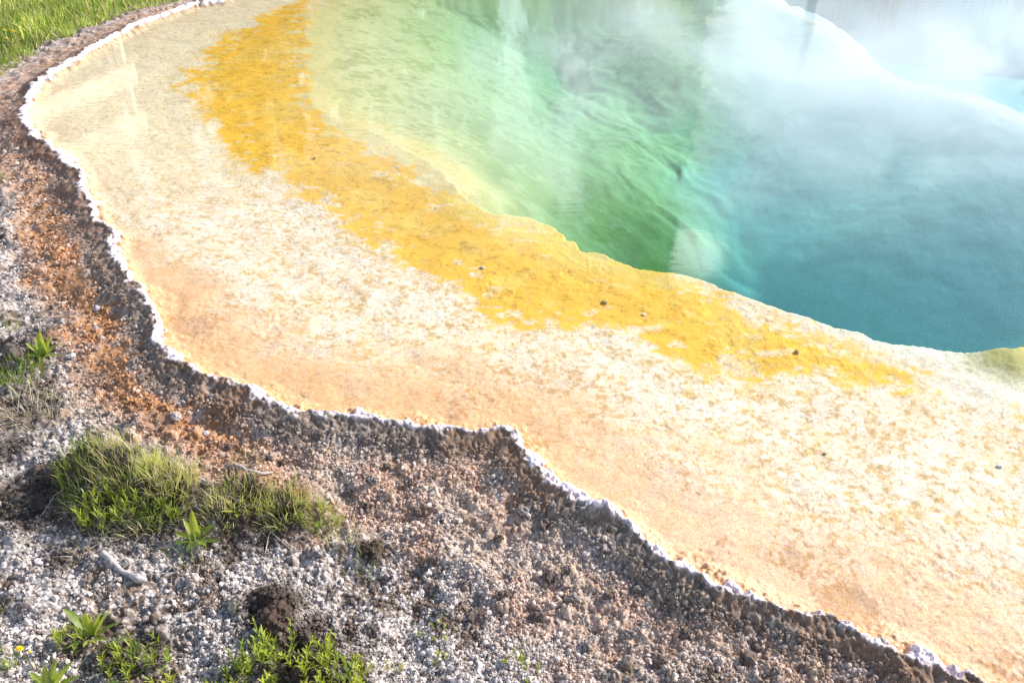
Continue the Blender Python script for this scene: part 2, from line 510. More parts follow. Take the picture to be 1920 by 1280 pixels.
# ------------------------------------------------------------------ terrain meshes
def mesh_from_arrays(name, co, quads, colors=None, smooth=True, tris=False):
    k = 3 if tris else 4
    me = bpy.data.meshes.new(name)
    me.vertices.add(len(co))
    me.vertices.foreach_set('co', np.ascontiguousarray(co, np.float32).ravel())
    me.loops.add(quads.size)
    me.loops.foreach_set('vertex_index', np.ascontiguousarray(quads, np.int32).ravel())
    me.polygons.add(len(quads))
    me.polygons.foreach_set('loop_start', np.arange(0, quads.size, k, dtype=np.int32))
    me.polygons.foreach_set('use_smooth', np.full(len(quads), smooth))
    me.update(calc_edges=True)
    if colors is not None:
        at = me.attributes.new('tint', 'FLOAT_COLOR', 'POINT')
        c4 = np.ones((len(co), 4), np.float32)
        c4[:, :3] = colors
        at.data.foreach_set('color', c4.ravel())
    return me


def link(name, me, mat, parent=None):
    o = bpy.data.objects.new(name, me)
    COL.objects.link(o)
    if mat is not None:
        me.materials.append(mat)
    if parent is not None:
        o.parent = parent
    return o


def tint_material(name, rough=0.9, spec=0.3, noise_scale=220.0, noise_amt=0.35, bump=0.3, bump_scale=260.0, translucent=0.0, bump_dist=0.004):
    m = bpy.data.materials.new(name)
    m.use_nodes = True
    t = m.node_tree
    b = t.nodes['Principled BSDF']
    b.inputs['Roughness'].default_value = rough
    b.inputs['Specular IOR Level'].default_value = spec
    at = N(t, 'ShaderNodeAttribute', attribute_name='tint')
    col = at.outputs['Color']
    if noise_amt > 0:
        tcn = N(t, 'ShaderNodeTexCoord')
        no = N(t, 'ShaderNodeTexNoise')
        no.inputs['Scale'].default_value = noise_scale
        no.inputs['Detail'].default_value = 3.0
        L(t, tcn.outputs['Object'], no.inputs[0])
        f = maprange(t, no.outputs[0], 0.25, 0.75, 1 - noise_amt, 1 + noise_amt, False)
        mu = N(t, 'ShaderNodeVectorMath', operation='SCALE')
        L(t, col, mu.inputs[0])
        L(t, f, mu.inputs['Scale'])
        col = mu.outputs[0]
        if bump > 0:
            n2 = N(t, 'ShaderNodeTexNoise')
            n2.inputs['Scale'].default_value = bump_scale
            n2.inputs['Detail'].default_value = 2.0
            L(t, tcn.outputs['Object'], n2.inputs[0])
            bp = N(t, 'ShaderNodeBump')
            bp.inputs['Strength'].default_value = bump
            bp.inputs['Distance'].default_value = bump_dist
            L(t, n2.outputs[0], bp.inputs['Height'])
            L(t, bp.outputs[0], b.inputs['Normal'])
    L(t, col, b.inputs['Base Color'])
    if translucent > 0:
        tr = N(t, 'ShaderNodeBsdfTranslucent')
        sc = N(t, 'ShaderNodeVectorMath', operation='MULTIPLY')
        L(t, col, sc.inputs[0])
        sc.inputs[1].default_value = (1.5, 1.6, 0.8)
        L(t, sc.outputs[0], tr.inputs[0])
        mx = N(t, 'ShaderNodeMixShader')
        mx.inputs[0].default_value = translucent
        L(t, b.outputs[0], mx.inputs[1])
        L(t, tr.outputs[0], mx.inputs[2])
        L(t, mx.outputs[0], t.nodes['Material Output'].inputs[0])
    return m


MAT_GROUND = tint_material('bank gravel', 0.95, 0.2, 240, 0.45, 0.5, 300)
MAT_RIM = tint_material('sinter crust', 0.7, 0.4, 150, 0.18, 0.4, 260)
MAT_BED = tint_material('microbial mat', 0.85, 0.2, 120, 0.30, 0.4, 150)  # tone noise also paints the specks of shadow among tiny flakes

DT = 0.0015
th_f = np.arange(-0.80, 0.80, DT)
th_c = 0.80 + np.cumsum(np.linspace(0.01, 0.14, 31)) * (math.pi - 0.80) / np.linspace(0.01, 0.14, 31).sum()
TH = np.concatenate([-th_c[::-1], th_f, th_c])
r_in = np.geomspace(0.15, 1.45, 40)[:-1]
r_f = np.exp(np.arange(math.log(1.45), math.log(13.0), 0.0023))
r_o = np.geomspace(13.0, 400.0, 90)[1:]
RR = np.concatenate([r_in, r_f, r_o])
rg, tg = np.meshgrid(RR, TH, indexing='ij')
X, Y = (rg * np.sin(tg)).ravel(), (rg * np.cos(tg)).ravel()
nr, ntk = len(RR), len(TH)
D = np.full(X.shape, 50.0)
near = (X > -12) & (X < 18) & (Y > -3) & (Y < 24)
D[near] = water_d(X[near], Y[near])
D[~near] = np.hypot(X[~near] - 2, Y[~near] - 8) - 6.0
Z = np.zeros_like(X)
TINT = np.zeros((len(X), 3))

# --- bank
bank_m = D > -0.17
x, y, d = X[bank_m], Y[bank_m], D[bank_m]
zb = ground_z(x, y, d)
cz, f1, g1, cid, eid = crumbs(x, y, d)
fade = 1 - sstep(np.hypot(x, y), 14, 30)
zb = zb + cz * fade
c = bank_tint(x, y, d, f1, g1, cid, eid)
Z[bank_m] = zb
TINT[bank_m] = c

# --- bed of the pool
bed_m = D < 0.03
x, y, d = X[bed_m], Y[bed_m], D[bed_m]
zz, lip, stp = bed_z(x, y, d)
bc, flake, pit, fc, pe = bed_crumbs(x, y)
zz = zz + bc * (1 - 0.9 * sstep(-zz, 0.6, 1.4))
n1 = fbm(x * 4, y * 4, 81, 4)
n2 = fbm(x * 16, y * 16, 82, 4)
n3 = fbm(x * 1.3, y * 1.3, 83, 3)
n4 = fbm(x * 55, y * 55, 84, 3)
dw = -d
# cream shelf
c = np.empty((len(x), 3))
c[:] = (0.80, 0.605, 0.42)
c = mixc(c, (0.80, 0.67, 0.52), sstep(n1, 0.45, 0.7) * 0.75)
c = mixc(c, (0.74, 0.45, 0.18), sstep(n2 * 0.5 + n4 * 0.5, 0.50, 0.62) * 0.65)
c = mixc(c, (0.46, 0.30, 0.12), sstep(n4 * 0.7 + n2 * 0.3, 0.56, 0.68) * 0.62)  # fine dark flecks paint the shadows of tiny flakes
c = mixc(c, (0.86, 0.78, 0.66), sstep(fc, 0.78, 0.86) * flake * 0.6)
# tan at the far left end
c = mixc(c, (0.80, 0.66, 0.43), sstep(y - 0.55 * x, 6.4, 8.6) * 0.7)
k1_, k2_, kq_ = worley(x / 0.10 + (fbm(x * 9, y * 9, 88, 3) - 0.5) * 1.6, y / 0.085 + (fbm(x * 9, y * 9, 89, 3) - 0.5) * 1.6, 90)
crack = (1 - sstep(k2_ - k1_, 0.015, 0.085)) * sstep(kq_, 0.25, 0.7)
c = mixc(c, (0.46, 0.31, 0.15), crack * 0.45)
# orange towards the rim
reach = 0.25 + 0.75 * (1 - sstep(y, 3.6, 5.6)) + 0.2 * (n3 - 0.5)
org = (1 - sstep(dw + (n1 - 0.5) * 0.35, 0.1, np.maximum(reach, 0.12))) * (1 - 0.75 * sstep(y, 4.4, 6.4))
oc = mixc(np.tile(np.array([0.80, 0.495, 0.32]), (len(x), 1)), (0.76, 0.48, 0.28), n2)
oc = mixc(oc, (0.75, 0.40, 0.18), sstep(x, -3.0, -1.8) * (1 - sstep(x, -0.2, 0.8)) * 0.9)
oc = mixc(oc, (0.45, 0.20, 0.06), sstep(n1 + (n4 - 0.5) * 0.5, 0.56, 0.72) * 0.7)
c = c + (oc - c) * (org * 0.85)[:, None]
c = mixc(c, (0.55, 0.22, 0.05), (1 - sstep(dw, 0.01, 0.05)) * 0.75)
c = mixc(c, (0.44, 0.24, 0.09), crack * 0.25)
# yellow mat
dy = sdist(x, y, YEL)
yn = dy + (n1 - 0.5) * 0.42 + (n2 - 0.5) * 0.36 + (n4 - 0.5) * 0.16
yel = 1 - sstep(yn, -0.05, 0.07)
yc = mixc(np.tile(np.array([0.84, 0.45, 0.030]), (len(x), 1)), (0.66, 0.35, 0.015), sstep(n1 * 0.5 + n2 * 0.5, 0.44, 0.64) * 0.6)
yc = mixc(yc, (0.84, 0.54, 0.10), sstep(n1, 0.50, 0.68) * 0.5)
yc = mixc(yc, (0.34, 0.19, 0.02), sstep(n4 * 0.6 + n2 * 0.4, 0.58, 0.70) * 0.5)
yel = yel * (1 - 0.75 * sstep(fbm(x * 9, y * 13, 87, 4), 0.64, 0.71) * sstep(dy, -0.40, -0.08))
c = c + (yc - c) * (yel * 0.95)[:, None]
sp = sstep(fbm(x * 2.3, y * 2.3, 86, 3), 0.56, 0.68) * sstep(n2, 0.46, 0.6) * (1 - yel) * sstep(dw, 0.5, 0.9) * sstep(-lip, -1.6, -0.4)
c = mixc(c, (0.78, 0.46, 0.06), sp * 0.8)
# pale strip on the lip, greener where it is deeper
ls = np.exp(-((lip - 0.03) / 0.08) ** 2) * sstep(x, 0.9, 2.0)
c = mixc(c, (0.74, 0.70, 0.52), ls * (0.45 + 0.5 * sstep(x, 1.4, 2.4)))
rs = sstep(x, 1.7, 2.6) * (1 - sstep(lip, 0.25, 0.55)) * sstep(lip, -0.1, 0.02)
c = mixc(c, (0.76, 0.74, 0.66), rs * 0.75 * (1 - yel * 0.8))
bx = np.exp(-((x - BUMP[0]) ** 2 + (y - BUMP[1]) ** 2) / 0.22 ** 2)
c = mixc(c, (0.42, 0.38, 0.07), np.clip(bx * 1.3 * (0.6 + n2 * 0.8), 0, 0.9))
c = mixc(c, (0.30, 0.20, 0.07), pit * 0.5 * (1 - yel * 0.5))
# inside the hole: ochre slopes to pale sinter
ins = sstep(-lip, 0.0, 0.22)
hc = np.tile(np.array([0.66, 0.60, 0.28]), (len(x), 1))
hc = mixc(hc, (0.30, 0.325, 0.085), sstep(-zz, 0.12, 0.4))
hc = mixc(hc, (0.62, 0.55, 0.27), sstep(y, 6.8, 8.6) * 0.8)
hc = mixc(hc, (0.66, 0.46, 0.06), (1 - sstep(-zz, 0.07, 0.16)) * sstep(x, -2.2, -0.6) * (1 - sstep(y, 6.5, 7.5)) * 0.8)
hc = mixc(hc, (0.62, 0.60, 0.30), sstep(n1, 0.42, 0.64) * 0.45 * (1 - sstep(-zz, 0.7, 1.4)))
hc = mixc(hc, (0.36, 0.34, 0.10), sstep(n2 * 0.5 + n1 * 0.5, 0.48, 0.64) * 0.6 * (1 - sstep(-zz, 0.8, 1.6)))
hc = mixc(hc, (0.50, 0.60, 0.57), np.maximum(sstep(stp + (n3 - 0.5) * 0.5, 2.1, 3.1), sstep(x - 0.19 * y + (n3 - 0.5) * 0.8, -0.25, 1.15)))  # sinter far in; right part paled to paint the sky mirrored beside the pines
hc = mixc(hc, (0.50, 0.60, 0.56), np.clip(sstep(-zz, 1.5, 2.2) , 0, 1))
c = c + (hc - c) * ins[:, None]
lm = np.exp(-((lip - 0.04) / 0.16) ** 2) * (1 - sstep(x, 0.7, 1.4)) * sstep(dw, 0.9, 1.3)
c = mixc(c, (0.74, 0.55, 0.13), lm * 0.75 * (1 - sstep(y, 5.8, 6.6)))
lm2 = (1 - sstep(np.abs(lip), 0.1, 0.5)) * (1 - 0.85 * yel) * sstep(y, 5.8, 6.6) * (1 - sstep(x, 0.5, 1.2)) * sstep(dw, 0.9, 1.3)
c = mixc(c, (0.68, 0.56, 0.24), lm2 * 0.85)
farshelf = sstep(y, 7.6, 8.6) * sstep(x, 2.0, 3.0) * sstep(lip, -0.05, 0.1)
c = mixc(c, (0.60, 0.58, 0.62), farshelf)
deep = ~bank_m[bed_m] | (d < -0.1)
k = sstep(d, -0.16, -0.06)
zo, co = Z[bed_m], TINT[bed_m]
k = np.where(bank_m[bed_m], k, 0.0)
kc = np.where(bank_m[bed_m], sstep(d, -0.030, -0.004), 0.0)
Z[bed_m] = zz * (1 - k) + zo * k
TINT[bed_m] = c + (co - c) * kc[:, None]
del c, co, zo, zz

idx = np.arange(nr * ntk).reshape(nr, ntk)
quads = np.stack([idx[:-1, :-1], idx[:-1, 1:], idx[1:, 1:], idx[1:, :-1]], -1).reshape(-1, 4)[:, ::-1]
fd = D[quads].mean(1)
fy = Y[quads].mean(1)
CO = np.stack([X, Y, Z], 1)
rim_f = (fd > -0.022) & (fd < rim_width(fy) + 0.006)
for nm, sel, mat in (('ground', fd >= rim_width(fy) + 0.006, MAT_GROUND), ('pool_rim', rim_f, MAT_RIM), ('pool_bed', fd <= -0.022, MAT_BED)):
    q = quads[sel]
    used, inv = np.unique(q, return_inverse=True)
    me = mesh_from_arrays(nm, CO[used], inv.reshape(-1, 4), TINT[used])
    o = link(nm, me, mat)
    tag(o, kind='structure')
del X, Y, Z, D, TINT, CO, quads, fd, fy, rg, tg, idx

# ------------------------------------------------------------------ water
def water_material():
    m = bpy.data.materials.new('hot spring water')
    m.use_nodes = True
    t = m.node_tree
    t.nodes.clear()
    out = N(t, 'ShaderNodeOutputMaterial')
    tcn = N(t, 'ShaderNodeTexCoord')
    mpn = N(t, 'ShaderNodeMapping')
    mpn.inputs['Scale'].default_value = (5.0, 17.0, 1.0)
    L(t, tcn.outputs['Object'], mpn.inputs[0])
    no = N(t, 'ShaderNodeTexNoise')
    no.inputs['Scale'].default_value = 1.0
    no.inputs['Detail'].default_value = 2.0
    no.inputs['Distortion'].default_value = 0.4
    L(t, mpn.outputs[0], no.inputs[0])
    pa = N(t, 'ShaderNodeTexNoise')
    pa.inputs['Scale'].default_value = 0.55
    pa.inputs['Detail'].default_value = 1.0
    L(t, tcn.outputs['Object'], pa.inputs[0])
    amt = maprange(t, pa.outputs[0], 0.46, 0.68, 0.14, 1.0)
    bp = N(t, 'ShaderNodeBump')
    bp.inputs['Strength'].default_value = 1.0
    bp.inputs['Distance'].default_value = 0.0016
    L(t, math_node(t, 'MULTIPLY', no.outputs[0], amt), bp.inputs['Height'])
    geo = N(t, 'ShaderNodeNewGeometry')
    dt = N(t, 'ShaderNodeVectorMath', operation='DOT_PRODUCT')
    L(t, geo.outputs['Incoming'], dt.inputs[0])
    L(t, bp.outputs[0], dt.inputs[1])
    a = math_node(t, 'ABSOLUTE', dt.outputs['Value'])
    a = math_node(t, 'SUBTRACT', 1.0, a, clamp=True)
    f = math_node(t, 'MULTIPLY_ADD', math_node(t, 'POWER', a, 5.0), 0.98, 0.02)
    gl = N(t, 'ShaderNodeBsdfGlossy')
    gl.inputs['Roughness'].default_value = 0.03
    L(t, bp.outputs[0], gl.inputs['Normal'])
    tr = N(t, 'ShaderNodeBsdfTransparent')
    mx = N(t, 'ShaderNodeMixShader')
    L(t, f, mx.inputs[0])
    L(t, tr.outputs[0], mx.inputs[1])
    L(t, gl.outputs[0], mx.inputs[2])
    L(t, mx.outputs[0], out.inputs['Surface'])
    va = N(t, 'ShaderNodeVolumeAbsorption')
    va.inputs['Color'].default_value = (0.08, 0.77, 0.80, 1)
    va.inputs['Density'].default_value = 0.31
    L(t, va.outputs[0], out.inputs['Volume'])
    return m


MAT_WATER = water_material()
bm = bmesh.new()
cen = WATER
tan = np.roll(WATER, -1, 0) - np.roll(WATER, 1, 0)
nrm = np.stack([tan[:, 1], -tan[:, 0]], 1)
nrm /= np.linalg.norm(nrm, axis=1)[:, None]
area = 0.5 * np.sum(WATER[:, 0] * np.roll(WATER[:, 1], -1) - np.roll(WATER[:, 0], -1) * WATER[:, 1])
if area < 0:
    nrm = -nrm
edge = WATER + nrm * 0.022
if area < 0:
    edge = edge[::-1]
top = [bm.verts.new((p[0], p[1], 0.0)) for p in edge]
bot = [bm.verts.new((p[0], p[1], -4.6)) for p in edge]
bm.faces.new(top)
bm.faces.new(bot[::-1])
for i in range(len(top)):
    j = (i + 1) % len(top)
    bm.faces.new((top[j], top[i], bot[i], bot[j]))
bmesh.ops.triangulate(bm, faces=[f for f in bm.faces if len(f.verts) > 4])
bmesh.ops.recalc_face_normals(bm, faces=bm.faces)
me = bpy.data.meshes.new('water')
bm.to_mesh(me)
bm.free()
water = link('water', me, MAT_WATER)
tag(water, kind='structure')

# ------------------------------------------------------------------ steam over the hot water
def steam_material():
    m = bpy.data.materials.new('steam')
    m.use_nodes = True
    t = m.node_tree
    t.nodes.clear()
    out = N(t, 'ShaderNodeOutputMaterial')
    tcn = N(t, 'ShaderNodeTexCoord')
    gen = N(t, 'ShaderNodeSeparateXYZ')
    L(t, tcn.outputs['Generated'], gen.inputs[0])
    mpn = N(t, 'ShaderNodeMapping')
    mpn.inputs['Scale'].default_value = (0.95, 0.80, 1.3)
    mpn.inputs['Location'].default_value = (0.4, 1.1, 0.0)
    L(t, tcn.outputs['Object'], mpn.inputs[0])
    no = N(t, 'ShaderNodeTexNoise')
    no.inputs['Scale'].default_value = 1.0
    no.inputs['Detail'].default_value = 5.0
    no.inputs['Roughness'].default_value = 0.6
    no.inputs['Distortion'].default_value = 1.0
    L(t, mpn.outputs[0], no.inputs[0])
    dn = math_node(t, 'ADD', maprange(t, no.outputs[0], 0.42, 0.66), 0.12)
    ex = math_node(t, 'MULTIPLY', maprange(t, gen.outputs[0], 0.05, 0.52), maprange(t, gen.outputs[0], 1.0, 0.92))
    ey = math_node(t, 'MULTIPLY', maprange(t, gen.outputs[1], 0.02, 0.36), maprange(t, gen.outputs[1], 0.74, 0.36))
    ez = maprange(t, gen.outputs[2], 1.0, 0.15)
    v = math_node(t, 'MULTIPLY', math_node(t, 'MULTIPLY', dn, ex), math_node(t, 'MULTIPLY', ey, ez))
    v = math_node(t, 'MULTIPLY', v, 1.05)
    pv = N(t, 'ShaderNodeVolumePrincipled')
    pv.inputs['Color'].default_value = (0.80, 0.88, 0.95, 1)
    pv.inputs['Anisotropy'].default_value = 0.3
    L(t, v, pv.inputs['Density'])
    L(t, pv.outputs[0], out.inputs['Volume'])
    return m


bm = bmesh.new()
bmesh.ops.create_cube(bm, size=1.0)
for v in bm.verts:
    v.co = Vector((lerp(-2.6, 8.2, v.co.x + 0.5), lerp(4.3, 13.5, v.co.y + 0.5), lerp(0.02, 1.15, v.co.z + 0.5)))
me = bpy.data.meshes.new('steam')
bm.to_mesh(me)
bm.free()
steam = link('steam', me, steam_material())
tag(steam, 'thin white steam drifting over the deep blue end of the pool', kind='stuff')

# ------------------------------------------------------------------ gravel crumbs on the bank (nobody could count them)
rng = np.random.default_rng(11)
ICO = bmesh.new()
bmesh.ops.create_icosphere(ICO, subdivisions=1, radius=1.0)
ICO_V = np.array([v.co[:] for v in ICO.verts])
ICO_F = np.array([[v.index for v in f.verts] for f in ICO.faces])
ICO.free()


def scatter_points(n, r0, r1, a0, a1, power=1.0):
    """points over a sector of the ground, thinning with distance"""
    u = rng.random(n)
    r = np.exp(np.log(r0) + u ** power * (np.log(r1) - np.log(r0)))
    a = a0 + rng.random(n) * (a1 - a0)
    return r * np.sin(a), r * np.cos(a)


def crumb_mesh(name, x, y, size, sink=0.3):
    d = water_d(x, y)
    cz_, f1_, g1_, c_, e_ = crumbs(x, y, d)
    z = ground_z(x, y, d) + cz_
    n = len(x)
    col = bank_tint(x, y, d, np.zeros(n), np.zeros(n), rng.random(n), rng.random(n))
    col = col * (0.65 + 0.7 * rng.random(n))[:, None]
    ax = rng.normal(size=(n, 3))
    ax /= np.linalg.norm(ax, axis=1)[:, None]
    an = rng.random(n) * 6.28
    sc = size[:, None] * (0.65 + 0.7 * rng.random((n, 3)))
    v = ICO_V[None] * sc[:, None, :] * (0.72 + 0.5 * rng.random((n, len(ICO_V), 1)))
    cs, sn = np.cos(an)[:, None, None], np.sin(an)[:, None, None]
    k = ax[:, None, :]
    v = v * cs + np.cross(np.broadcast_to(k, v.shape), v) * sn + k * np.sum(v * k, -1, keepdims=True) * (1 - cs)
    v = v + np.stack([x, y, z + size * (0.6 - sink)], 1)[:, None, :]
    f = (ICO_F[None] + (np.arange(n) * len(ICO_V))[:, None, None]).reshape(-1, 3)
    return mesh_from_arrays(name, v.reshape(-1, 3), f, np.repeat(col, len(ICO_V), 0), smooth=False, tris=True)


gx, gy = scatter_points(520000, 1.5, 9.5, -0.78, 0.78, 1.25)
dd = sdist(gx, gy, WATER)
keep = (dd > 0.075 + rim_width(gy)) & (dd < 3.2)
gx, gy, dd = gx[keep], gy[keep], dd[keep]
keep = rng.random(len(gx)) < np.where(dd < 0.2, 0.8, 0.25 + 0.75 * sstep(fbm(gx * 5, gy * 5, 301, 3), 0.38, 0.6))
gx, gy, dd = gx[keep], gy[keep], dd[keep]
rr = np.hypot(gx, gy)
size = np.clip(0.0024 * np.exp(rng.normal(size=len(gx)) * 0.62), 0.0010, 0.0105) * (0.75 + rr * 0.12)
print('crumbs', len(gx))
gravel = link('gravel', crumb_mesh('gravel', gx, gy, size), tint_material('gravel crumbs', 0.95, 0.2, 500, 0.3, 0, 0))
tag(gravel, 'loose grey white and rust brown gravel crumbs covering the bank outside the pool rim', kind='stuff')

# ------------------------------------------------------------------ plants: leaves and blades
MAT_LEAF = tint_material('green leaf', 0.5, 0.4, 60, 0.15, 0.0, 0, translucent=0.48)
MAT_GRASS = tint_material('grass blade', 0.6, 0.3, 60, 0.15, 0.0, 0, translucent=0.42)
MAT_STRAW = tint_material('dry straw', 0.8, 0.2, 90, 0.2, 0.0, 0, translucent=0.12)
MAT_PETAL = tint_material('yellow petals', 0.6, 0.2, 90, 0.1, 0.0, 0, translucent=0.25)
MAT_WOOD = tint_material('weathered driftwood', 0.9, 0.2, 60, 0.35, 0.5, 90)
MAT_STONE = tint_material('grey pebble', 0.85, 0.3, 90, 0.25, 0.5, 120)


def blades(name, base, head, length, width, lean, curl, col, mat, parent=None, segs=4):
    """many grass blades as ONE mesh: base (n,3), compass heading, length, width, lean from upright, extra bend to the tip"""
    n = len(base)
    t = np.linspace(0, 1, segs + 1)
    ang = lean[:, None] + curl[:, None] * t[None] ** 1.3
    st = (length / segs)[:, None]
    ho = np.concatenate([np.zeros((n, 1)), np.cumsum(np.sin(ang[:, 1:]) * st, 1)], 1)
    ve = np.concatenate([np.zeros((n, 1)), np.cumsum(np.cos(ang[:, 1:]) * st, 1)], 1)
    hx, hy = np.cos(head)[:, None], np.sin(head)[:, None]
    w = width[:, None] * (1 - t[None] ** 1.6) * 0.5 + 0.0001
    tw = (rng.random(n) * 6.28)[:, None]
    sx, sy = np.cos(tw), np.sin(tw)
    px, py, pz = base[:, 0:1] + ho * hx, base[:, 1:2] + ho * hy, base[:, 2:3] + ve
    Lf = np.stack([px - sx * w, py - sy * w, pz], -1)
    Rt = np.stack([px + sx * w, py + sy * w, pz], -1)
    v = np.stack([Lf, Rt], 2).reshape(n, (segs + 1) * 2, 3)
    q = np.array([[2 * k, 2 * k + 1, 2 * k + 3, 2 * k + 2] for k in range(segs)])
    f = (q[None] + (np.arange(n) * (segs + 1) * 2)[:, None, None]).reshape(-1, 4)
    tip_tone = (0.75 + 0.35 * t)[None, :, None]  # each blade darker at its base, lighter towards the tip
    c = np.repeat((col[:, None, :] * tip_tone), 2, axis=1).reshape(-1, 3)
    return link(name, mesh_from_arrays(name, v.reshape(-1, 3), f, c), mat, parent)


def palette(n, cols, wts):
    k = rng.choice(len(cols), n, p=np.array(wts) / sum(wts))
    c = np.array(cols)[k] * (0.9 + 0.45 * rng.random((n, 1)))
    return c


GREEN, LIME, OLIVE, STRAW, GREY = (0.15, 0.23, 0.035), (0.28, 0.35, 0.06), (0.38, 0.37, 0.16), (0.66, 0.57, 0.36), (0.60, 0.52, 0.42)


def grass_tuft(label, px, py, n, rad, height_, cols, wts, group=None, lean=0.35, spread=(1.0, 1.0), width=0.0030, mat=None, name='grass_tuft', curl=0.7, cat='grass'):
    c = stand(px, py)
    n = int(n * 0.85)
    a = rng.random(n) * 6.283
    r = rad * np.sqrt(rng.random(n))
    bx_, by_ = c.x + r * np.cos(a) * spread[0], c.y + r * np.sin(a) * spread[1]
    bz = height(bx_, by_) - 0.006
    base = np.stack([bx_, by_, bz], 1) - np.array([c.x, c.y, c.z])
    head = a + rng.normal(size=n) * 0.8
    ln = 1.12 * height_ * (0.45 + 0.75 * rng.random(n))
    le = np.abs(rng.normal(size=n)) * lean + 0.25 * r / rad * lean
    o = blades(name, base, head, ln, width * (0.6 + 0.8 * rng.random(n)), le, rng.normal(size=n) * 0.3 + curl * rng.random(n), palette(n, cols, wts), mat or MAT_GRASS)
    o.location = c
    return tag(o, label, cat, group)


# meadow behind the far left end of the pool
mx_, my_ = scatter_points(105000, 7.2, 22.0, -0.80, -0.28, 0.9)
md = sdist(mx_, my_, WATER)
far_edge = 0.55 + 0.25 * fbm(mx_ * 1.2, my_ * 1.2, 91, 2)
ok = (md > far_edge) & (md + (fbm(mx_ * 2.2, my_ * 2.2, 92, 3) - 0.5) * 0.9 > 0.62) & (my_ - 0.55 * (mx_ + 7) > 7.2)
mx_, my_, md = mx_[ok], my_[ok], md[ok]
n = len(mx_)
print('meadow', n)
patch = fbm(mx_ * 1.5, my_ * 1.5, 93, 3)
base = np.stack([mx_, my_, height(mx_, my_) - 0.005], 1)
mc = palette(n, [(0.11, 0.18, 0.03), (0.20, 0.27, 0.05), (0.27, 0.28, 0.10), STRAW], [3, 4, 5, 1.4])
mc = mc * (0.65 + 1.15 * patch)[:, None]
hgt = (0.06 + 0.11 * sstep(md, 0.5, 1.3)) * (0.5 + 0.8 * rng.random(n)) * (0.6 + 0.8 * patch)
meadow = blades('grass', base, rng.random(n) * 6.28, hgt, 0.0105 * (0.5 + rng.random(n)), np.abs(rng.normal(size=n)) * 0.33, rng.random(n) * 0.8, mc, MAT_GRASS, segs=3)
tag(meadow, 'long green meadow grass beyond the far left end of the pool', kind='stuff')

# single tufts on the near bank
T = grass_tuft
G_T = 'grass tufts on the near bank'
T('bright green grass at the left end of the big olive grass clump', 150, 868, 260, 0.11, 0.085, [GREEN, LIME, OLIVE], [2, 3, 2], G_T)
T('tall olive grass with dry tips in the middle of the big grass clump', 245, 878, 520, 0.15, 0.105, [OLIVE, LIME, STRAW], [4, 2, 3], G_T, spread=(1.1, 0.7))
T('pale dry olive grass at the right shoulder of the big clump', 318, 893, 420, 0.12, 0.095, [OLIVE, STRAW, LIME], [4, 4, 1], G_T)
T('green and straw grass hanging over the front of the big clump', 290, 945, 420, 0.13, 0.085, [OLIVE, LIME, STRAW, GREEN], [3, 3, 2, 2], G_T, spread=(1.1, 0.8), lean=0.6)
T('mixed grass between the bushy weed and the left end of the clump', 165, 925, 300, 0.11, 0.075, [OLIVE, GREEN, STRAW], [3, 3, 2], G_T, spread=(1.0, 0.8), lean=0.5)
T('dry grass between the bright upright leaves and the yellow green rosette', 410, 965, 220, 0.09, 0.07, [STRAW, OLIVE, GREY], [3, 3, 1], G_T, lean=0.6)
T('thin faded grass growing in front of the curved grey root', 450, 930, 330, 0.12, 0.075, [OLIVE, STRAW, LIME], [4, 3, 1], G_T, spread=(1.2, 0.7))
T('fine olive grass just left of the bright green tuft at the clump\'s right end', 530, 950, 280, 0.10, 0.085, [OLIVE, STRAW, LIME], [4, 2, 2], G_T)
T('bright green arching grass tuft at the right end of the grassy mound', 602, 975, 230, 0.075, 0.085, [LIME, GREEN, OLIVE], [4, 2, 1], G_T, curl=1.2)
T('dark green short grass with pale specks at the left edge below the broad leaved plant', 25, 705, 520, 0.16, 0.065, [GREEN, LIME, STRAW], [4, 3, 1], G_T, spread=(1.0, 0.7))
T('little sparse green tuft at the left edge high on the gravel bank', 4, 338, 60, 0.06, 0.06, [GREEN, LIME], [1, 1], G_T)
T('small dark grass tuft on pale gravel left above the broad leaved plant', 26, 610, 60, 0.05, 0.05, [GREEN, OLIVE], [2, 1], G_T)
T('matted dead grey straw lying flat on the gravel at the left edge', 60, 775, 560, 0.22, 0.10, [GREY, STRAW, OLIVE], [4, 3, 0.7], None, lean=1.15, spread=(1.1, 0.7), mat=MAT_STRAW, width=0.0028, name='straw_mat', curl=0.6, cat='straw')
T('dry straw hanging over the shaded front of the grass mound', 255, 985, 200, 0.10, 0.08, [STRAW, GREY, OLIVE], [3, 2, 1], None, lean=0.9, mat=MAT_STRAW, width=0.0026, name='straw_mat', cat='straw', spread=(1.2, 0.6))
T('wispy dark grass below the bright upright leaves on the mound', 350, 1040, 90, 0.08, 0.055, [GREEN, OLIVE, GREY], [2, 2, 1], G_T)
T('short dry grass standing on rusty gravel under the bright tuft', 640, 1010, 70, 0.07, 0.05, [OLIVE, STRAW], [1, 1], G_T)
T('thin dry grass around the dark hollow right of the grass mound', 690, 1062, 60, 0.06, 0.045, [OLIVE, STRAW, GREEN], [1, 1, 1], G_T)
T('sparse straw coloured grass on the bank above the curved root', 470, 862, 80, 0.09, 0.055, [STRAW, OLIVE], [2, 1], G_T, width=0.0022)
T('thin straw fringe at the left foot of the soil mound', 170, 1010, 60, 0.09, 0.06, [STRAW, GREY], [1, 1], None, lean=0.8, mat=MAT_STRAW, width=0.0022, name='straw_mat', cat='straw')


